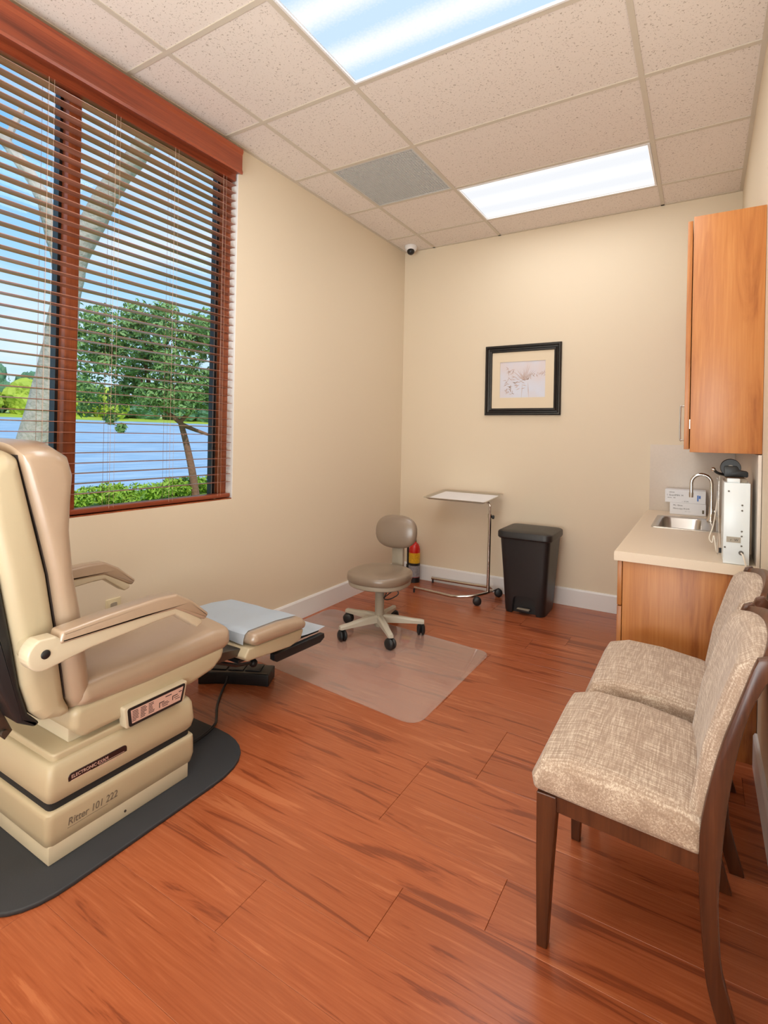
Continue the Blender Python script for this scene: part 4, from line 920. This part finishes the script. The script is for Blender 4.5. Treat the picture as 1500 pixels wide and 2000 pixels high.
# power unit behind the box against the side splash
pu = thing('red_black_unit', 'red and black battery unit squeezed between the white device and the right wall', 'device', (2.590, -1.30, CZ))
obj('unit_body', box(B(), 2.581, 2.598, -1.36, -1.24, CZ+.10, CZ+.24, .003), M['black'], pu)
obj('unit_cap', box(B(), 2.581, 2.5985, -1.36, -1.24, CZ+.241, CZ+.31, .003), M['red'], pu)
obj('unit_base', box(B(), 2.580, 2.5985, -1.37, -1.23, CZ+.001, CZ+.10, .003), M['stoolgrey'], pu)
# tape dispenser on the white box
td = thing('tape_dispenser', 'round black tape dispenser on top of the white device under the wall cabinet', 'tape dispenser', (2.52, -1.56, CZ+.35))
R2 = Matrix.Rotation(pi/2, 4, 'X')
obj('dispenser_body', prism(B(), fillet([(2.488, 1.153), (2.575, 1.153), (2.575, 1.178), (2.545, 1.182), (2.535, 1.20), (2.488, 1.20)], .008), 'Y', -1.60, -1.55, .003, 2), M['black'], td)
obj('tape_wheel', lathe(B(), [(0, -.018), (.020, -.018), (.036, -.018), (.038, -.014), (.038, .014), (.036, .018), (0, .018)], (2.512, -1.575, 1.192), 28, R2), M['black'], td)
obj('wheel_hub', lathe(B(), [(.008, 0), (.012, 0), (.012, .003), (.008, .003)], (2.512, -1.593, 1.192), 20, R2), M['stoolgrey'], td)
obj('tool_arm', tube(B(), curve([(2.52, -1.56, 1.156), (2.49, -1.57, 1.160), (2.465, -1.60, 1.168), (2.452, -1.61, 1.180)], 4), .006, 8), M['black'], td)
obj('tool_tip', superell(B(), (2.449, -1.61, 1.183), .009, .009, .009, 1, 1, 12, 8), M['chrome'], td)
o = obj('hanging_cord', tube(B(), curve([(2.475, -1.53, 1.152), (2.468, -1.52, 1.05), (2.455, -1.5, .93), (2.440, -1.5, .87), (2.452, -1.5, .85), (2.458, -1.5, .88), (2.470, -1.5, .806), (2.49, -1.38, .804)], 6), .0025, 6), M['cord_white'], loc=(2.46, -1.5, CZ)); tag(o, 'cream cord hanging from the white device down to the worktop', 'cord')
# wall cabinet
UX, UZ0, UZ1 = 2.340, 1.256, 2.262
uc_ = thing('wall_cabinet', 'tall orange maple wall cabinet hanging above the worktop', 'cabinet', (2.48, -.85, UZ0))
obj('side_panel', box(B(), UX+.020, XR-.001, CY, CY+.018, UZ0, UZ1, .001), M['cab'], uc_)
obj('carcass', box(B(), UX+.024, XR-.002, CY+.018, -.002, UZ0+.002, UZ1-.002), M['cab'], uc_, smooth=False)
for k in range(nd):
    a = CY+k*dl
    d_ = obj('door', box(B(), UX-.002, UX+.017, a+.002, a+dl-.002, UZ0+.012, UZ1-.016, .0015), M['cab'], uc_)
    hy = a+(.04 if k % 2 == 0 else dl-.04)
    obj('pull', tube(B(), curve([(UX, hy, UZ0+.05), (UX-.012, hy, UZ0+.052), (UX-.018, hy, UZ0+.06), (UX-.018, hy, UZ0+.19), (UX-.012, hy, UZ0+.198), (UX, hy, UZ0+.20)], 4), .0035, 8), M['steel'], d_)
    obj('hinge', box(B(), UX+.015, UX+.022, a+.003, a+.03, UZ0+.10, UZ0+.14), M['steel'], d_, smooth=False)

# ================================================================== SIDE CHAIRS
def side_chair():
    # local frame: seat opens toward -X, near side is -Y; origin under seat centre
    ox, oy = 2.27, -2.695
    t = thing('side_chair', 'x', 'chair', (ox, oy, 0), 'upholstered side chairs along the right wall')
    Lp = [(2.462, 0), (2.436, .09), (2.426, .163), (2.418, .264), (2.414, .357), (2.417, .458), (2.446, .61), (2.482, .735), (2.506, .815)]
    Rp = [(2.500, 0), (2.464, .131), (2.457, .20), (2.453, .281), (2.454, .333), (2.463, .476), (2.480, .616), (2.502, .719), (2.530, .79)]
    capp = [(2.515, .838), (2.535, .846), (2.548, .832), (2.545, .812)]
    for y0_, y1_ in ((-2.93, -2.905), (-2.485, -2.46)):
        obj('back_post', prism(B(), [(p.x, p.y) for p in [Vector((a.x, a.z)) for a in curve([(x, 0, z) for x, z in Lp], 3)]]+capp+[(a.x, a.z) for a in curve([(x, 0, z) for x, z in Rp[::-1]], 3)], 'Y', y0_, y1_, .004, 2), M['darkwood'], t)
    for yy in (-2.928, -2.507):
        bm = B(); t0 = bmesh.new(); rows_2 = []
        for z_, a, b, w_ in ((0, 2.062, 2.088, .028), (.20, 2.057, 2.096, .036), (.352, 2.055, 2.104, .044), (.392, 2.055, 2.104, .044)):
            rows_2.append([t0.verts.new(v) for v in ((a, yy, z_), (b, yy, z_), (b, yy+w_, z_), (a, yy+w_, z_))])
        for i in range(3):
            for j in range(4): t0.faces.new((rows_2[i][j], rows_2[i][(j+1) % 4], rows_2[i+1][(j+1) % 4], rows_2[i+1][j]))
        t0.faces.new(rows_2[0]); t0.faces.new(rows_2[-1]); bevel(t0, t0.edges[:], .002, 1); merge(bm, t0); obj('front_leg', bm, M['darkwood'], t, sharp=30)
    for a, b in ((-2.920, -2.900), (-2.490, -2.47)):
        obj('side_rail', prism(B(), [(2.09, .352), (2.418, .335), (2.418, .385), (2.09, .392)], 'Y', a, b, .002, 1), M['darkwood'], t)
    obj('front_rail', box(B(), 2.064, 2.084, -2.905, -2.487, .350, .392), M['darkwood'], t)
    obj('rear_rail', box(B(), 2.418, 2.438, -2.905, -2.485, .345, .40), M['darkwood'], t)
    # seat cushion: waterfall front
    prof = fillet([(2.043, .392), (2.036, .425), (2.060, .468), (2.13, .490), (2.25, .488), (2.38, .470), (2.425, .455), (2.425, .372), (2.30, .376), (2.15, .384)], .016, 4)
    bm = puff(prof, [(2.085, .430), (2.38, .415)], -2.698, .2375, .034, axis='Y', f=lambda u, a, z: (a, z+(.010*(1-u*u) if z > .44 else 0)))
    obj('seat_cushion', bm, M['fabric'], t, sharp=60)
    # padded back: a pad bowed between the posts, rising to a point at the far post
    bm = B(); t0 = bmesh.new(); NY, NZ = 18, 20; F = []; Bk = []
    def cx_at(z):
        P_ = [(.44, 2.414), (.458, 2.415), (.61, 2.440), (.735, 2.475), (.80, 2.496), (.88, 2.526)]
        for i in range(len(P_)-1):
            if z <= P_[i+1][0]: f_ = (z-P_[i][0])/(P_[i+1][0]-P_[i][0]); return P_[i][1]+f_*(P_[i+1][1]-P_[i][1])
        return P_[-1][1]
    for i in range(NZ+1):
        fr_, br_ = [], []
        for j in range(NY+1):
            v = j/NY; u = 2*v-1; yv = -2.695+.217*u
            top = .822+.030*(1-u*u); z = .43+(top-.43)*i/NZ
            ed = min(1, (1-abs(u))/.16, (NZ-i)/NZ/.09+.0, (i)/NZ/.08+.2); pf = sqrt(max(0, 1-(1-ed)**2))
            bow = .018*(1-u*u)
            xf = cx_at(z)+bow-.006-.022*pf; xb = cx_at(z)+bow+.014
            fr_.append(t0.verts.new((xf, yv, z))); br_.append(t0.verts.new((xb, yv, z)))
        F.append(fr_); Bk.append(br_)
    for i in range(NZ):
        for j in range(NY):
            t0.faces.new((F[i][j], F[i][j+1], F[i+1][j+1], F[i+1][j])); t0.faces.new((Bk[i][j], Bk[i+1][j], Bk[i+1][j+1], Bk[i][j+1]))
        t0.faces.new((F[i][0], F[i+1][0], Bk[i+1][0], Bk[i][0])); t0.faces.new((F[i][NY], Bk[i][NY], Bk[i+1][NY], F[i+1][NY]))
    for j in range(NY):
        t0.faces.new((F[0][j], Bk[0][j], Bk[0][j+1], F[0][j+1])); t0.faces.new((F[NZ][j], F[NZ][j+1], Bk[NZ][j+1], Bk[NZ][j]))
    merge(bm, t0); obj('back_pad', bm, M['fabric'], t, sharp=60)
    # curved wooden back panel and top rail behind the pad
    bm = B(); t0 = bmesh.new(); F = []; Bk = []
    for i in range(9):
        fr_, br_ = [], []
        for j in range(NY+1):
            u = 2*j/NY-1; yv = -2.695+.212*u; top = .838+.034*(1-u*u); z = .47+(top-.47)*i/8
            bow = .018*(1-u*u); fr_.append(t0.verts.new((cx_at(z)+bow+.0142, yv, z))); br_.append(t0.verts.new((cx_at(z)+bow+.028, yv, z)))
        F.append(fr_); Bk.append(br_)
    for i in range(8):
        for j in range(NY):
            t0.faces.new((F[i][j], F[i][j+1], F[i+1][j+1], F[i+1][j])); t0.faces.new((Bk[i][j], Bk[i+1][j], Bk[i+1][j+1], Bk[i][j+1]))
        t0.faces.new((F[i][0], F[i+1][0], Bk[i+1][0], Bk[i][0])); t0.faces.new((F[i][NY], Bk[i][NY], Bk[i+1][NY], F[i+1][NY]))
    for j in range(NY):
        t0.faces.new((F[0][j], Bk[0][j], Bk[0][j+1], F[0][j+1])); t0.faces.new((F[8][j], F[8][j+1], Bk[8][j+1], Bk[8][j]))
    merge(bm, t0); obj('back_panel', bm, M['darkwood'], t, sharp=40)
    return t
c1 = side_chair(); c1['label'] = 'nearest beige fabric side chair with dark wood legs, whole seat in view'
c2 = copy_tree(c1); c2.location = (2.305, -2.155, 0); c2['label'] = 'farther beige fabric side chair beside the maple base cabinet'
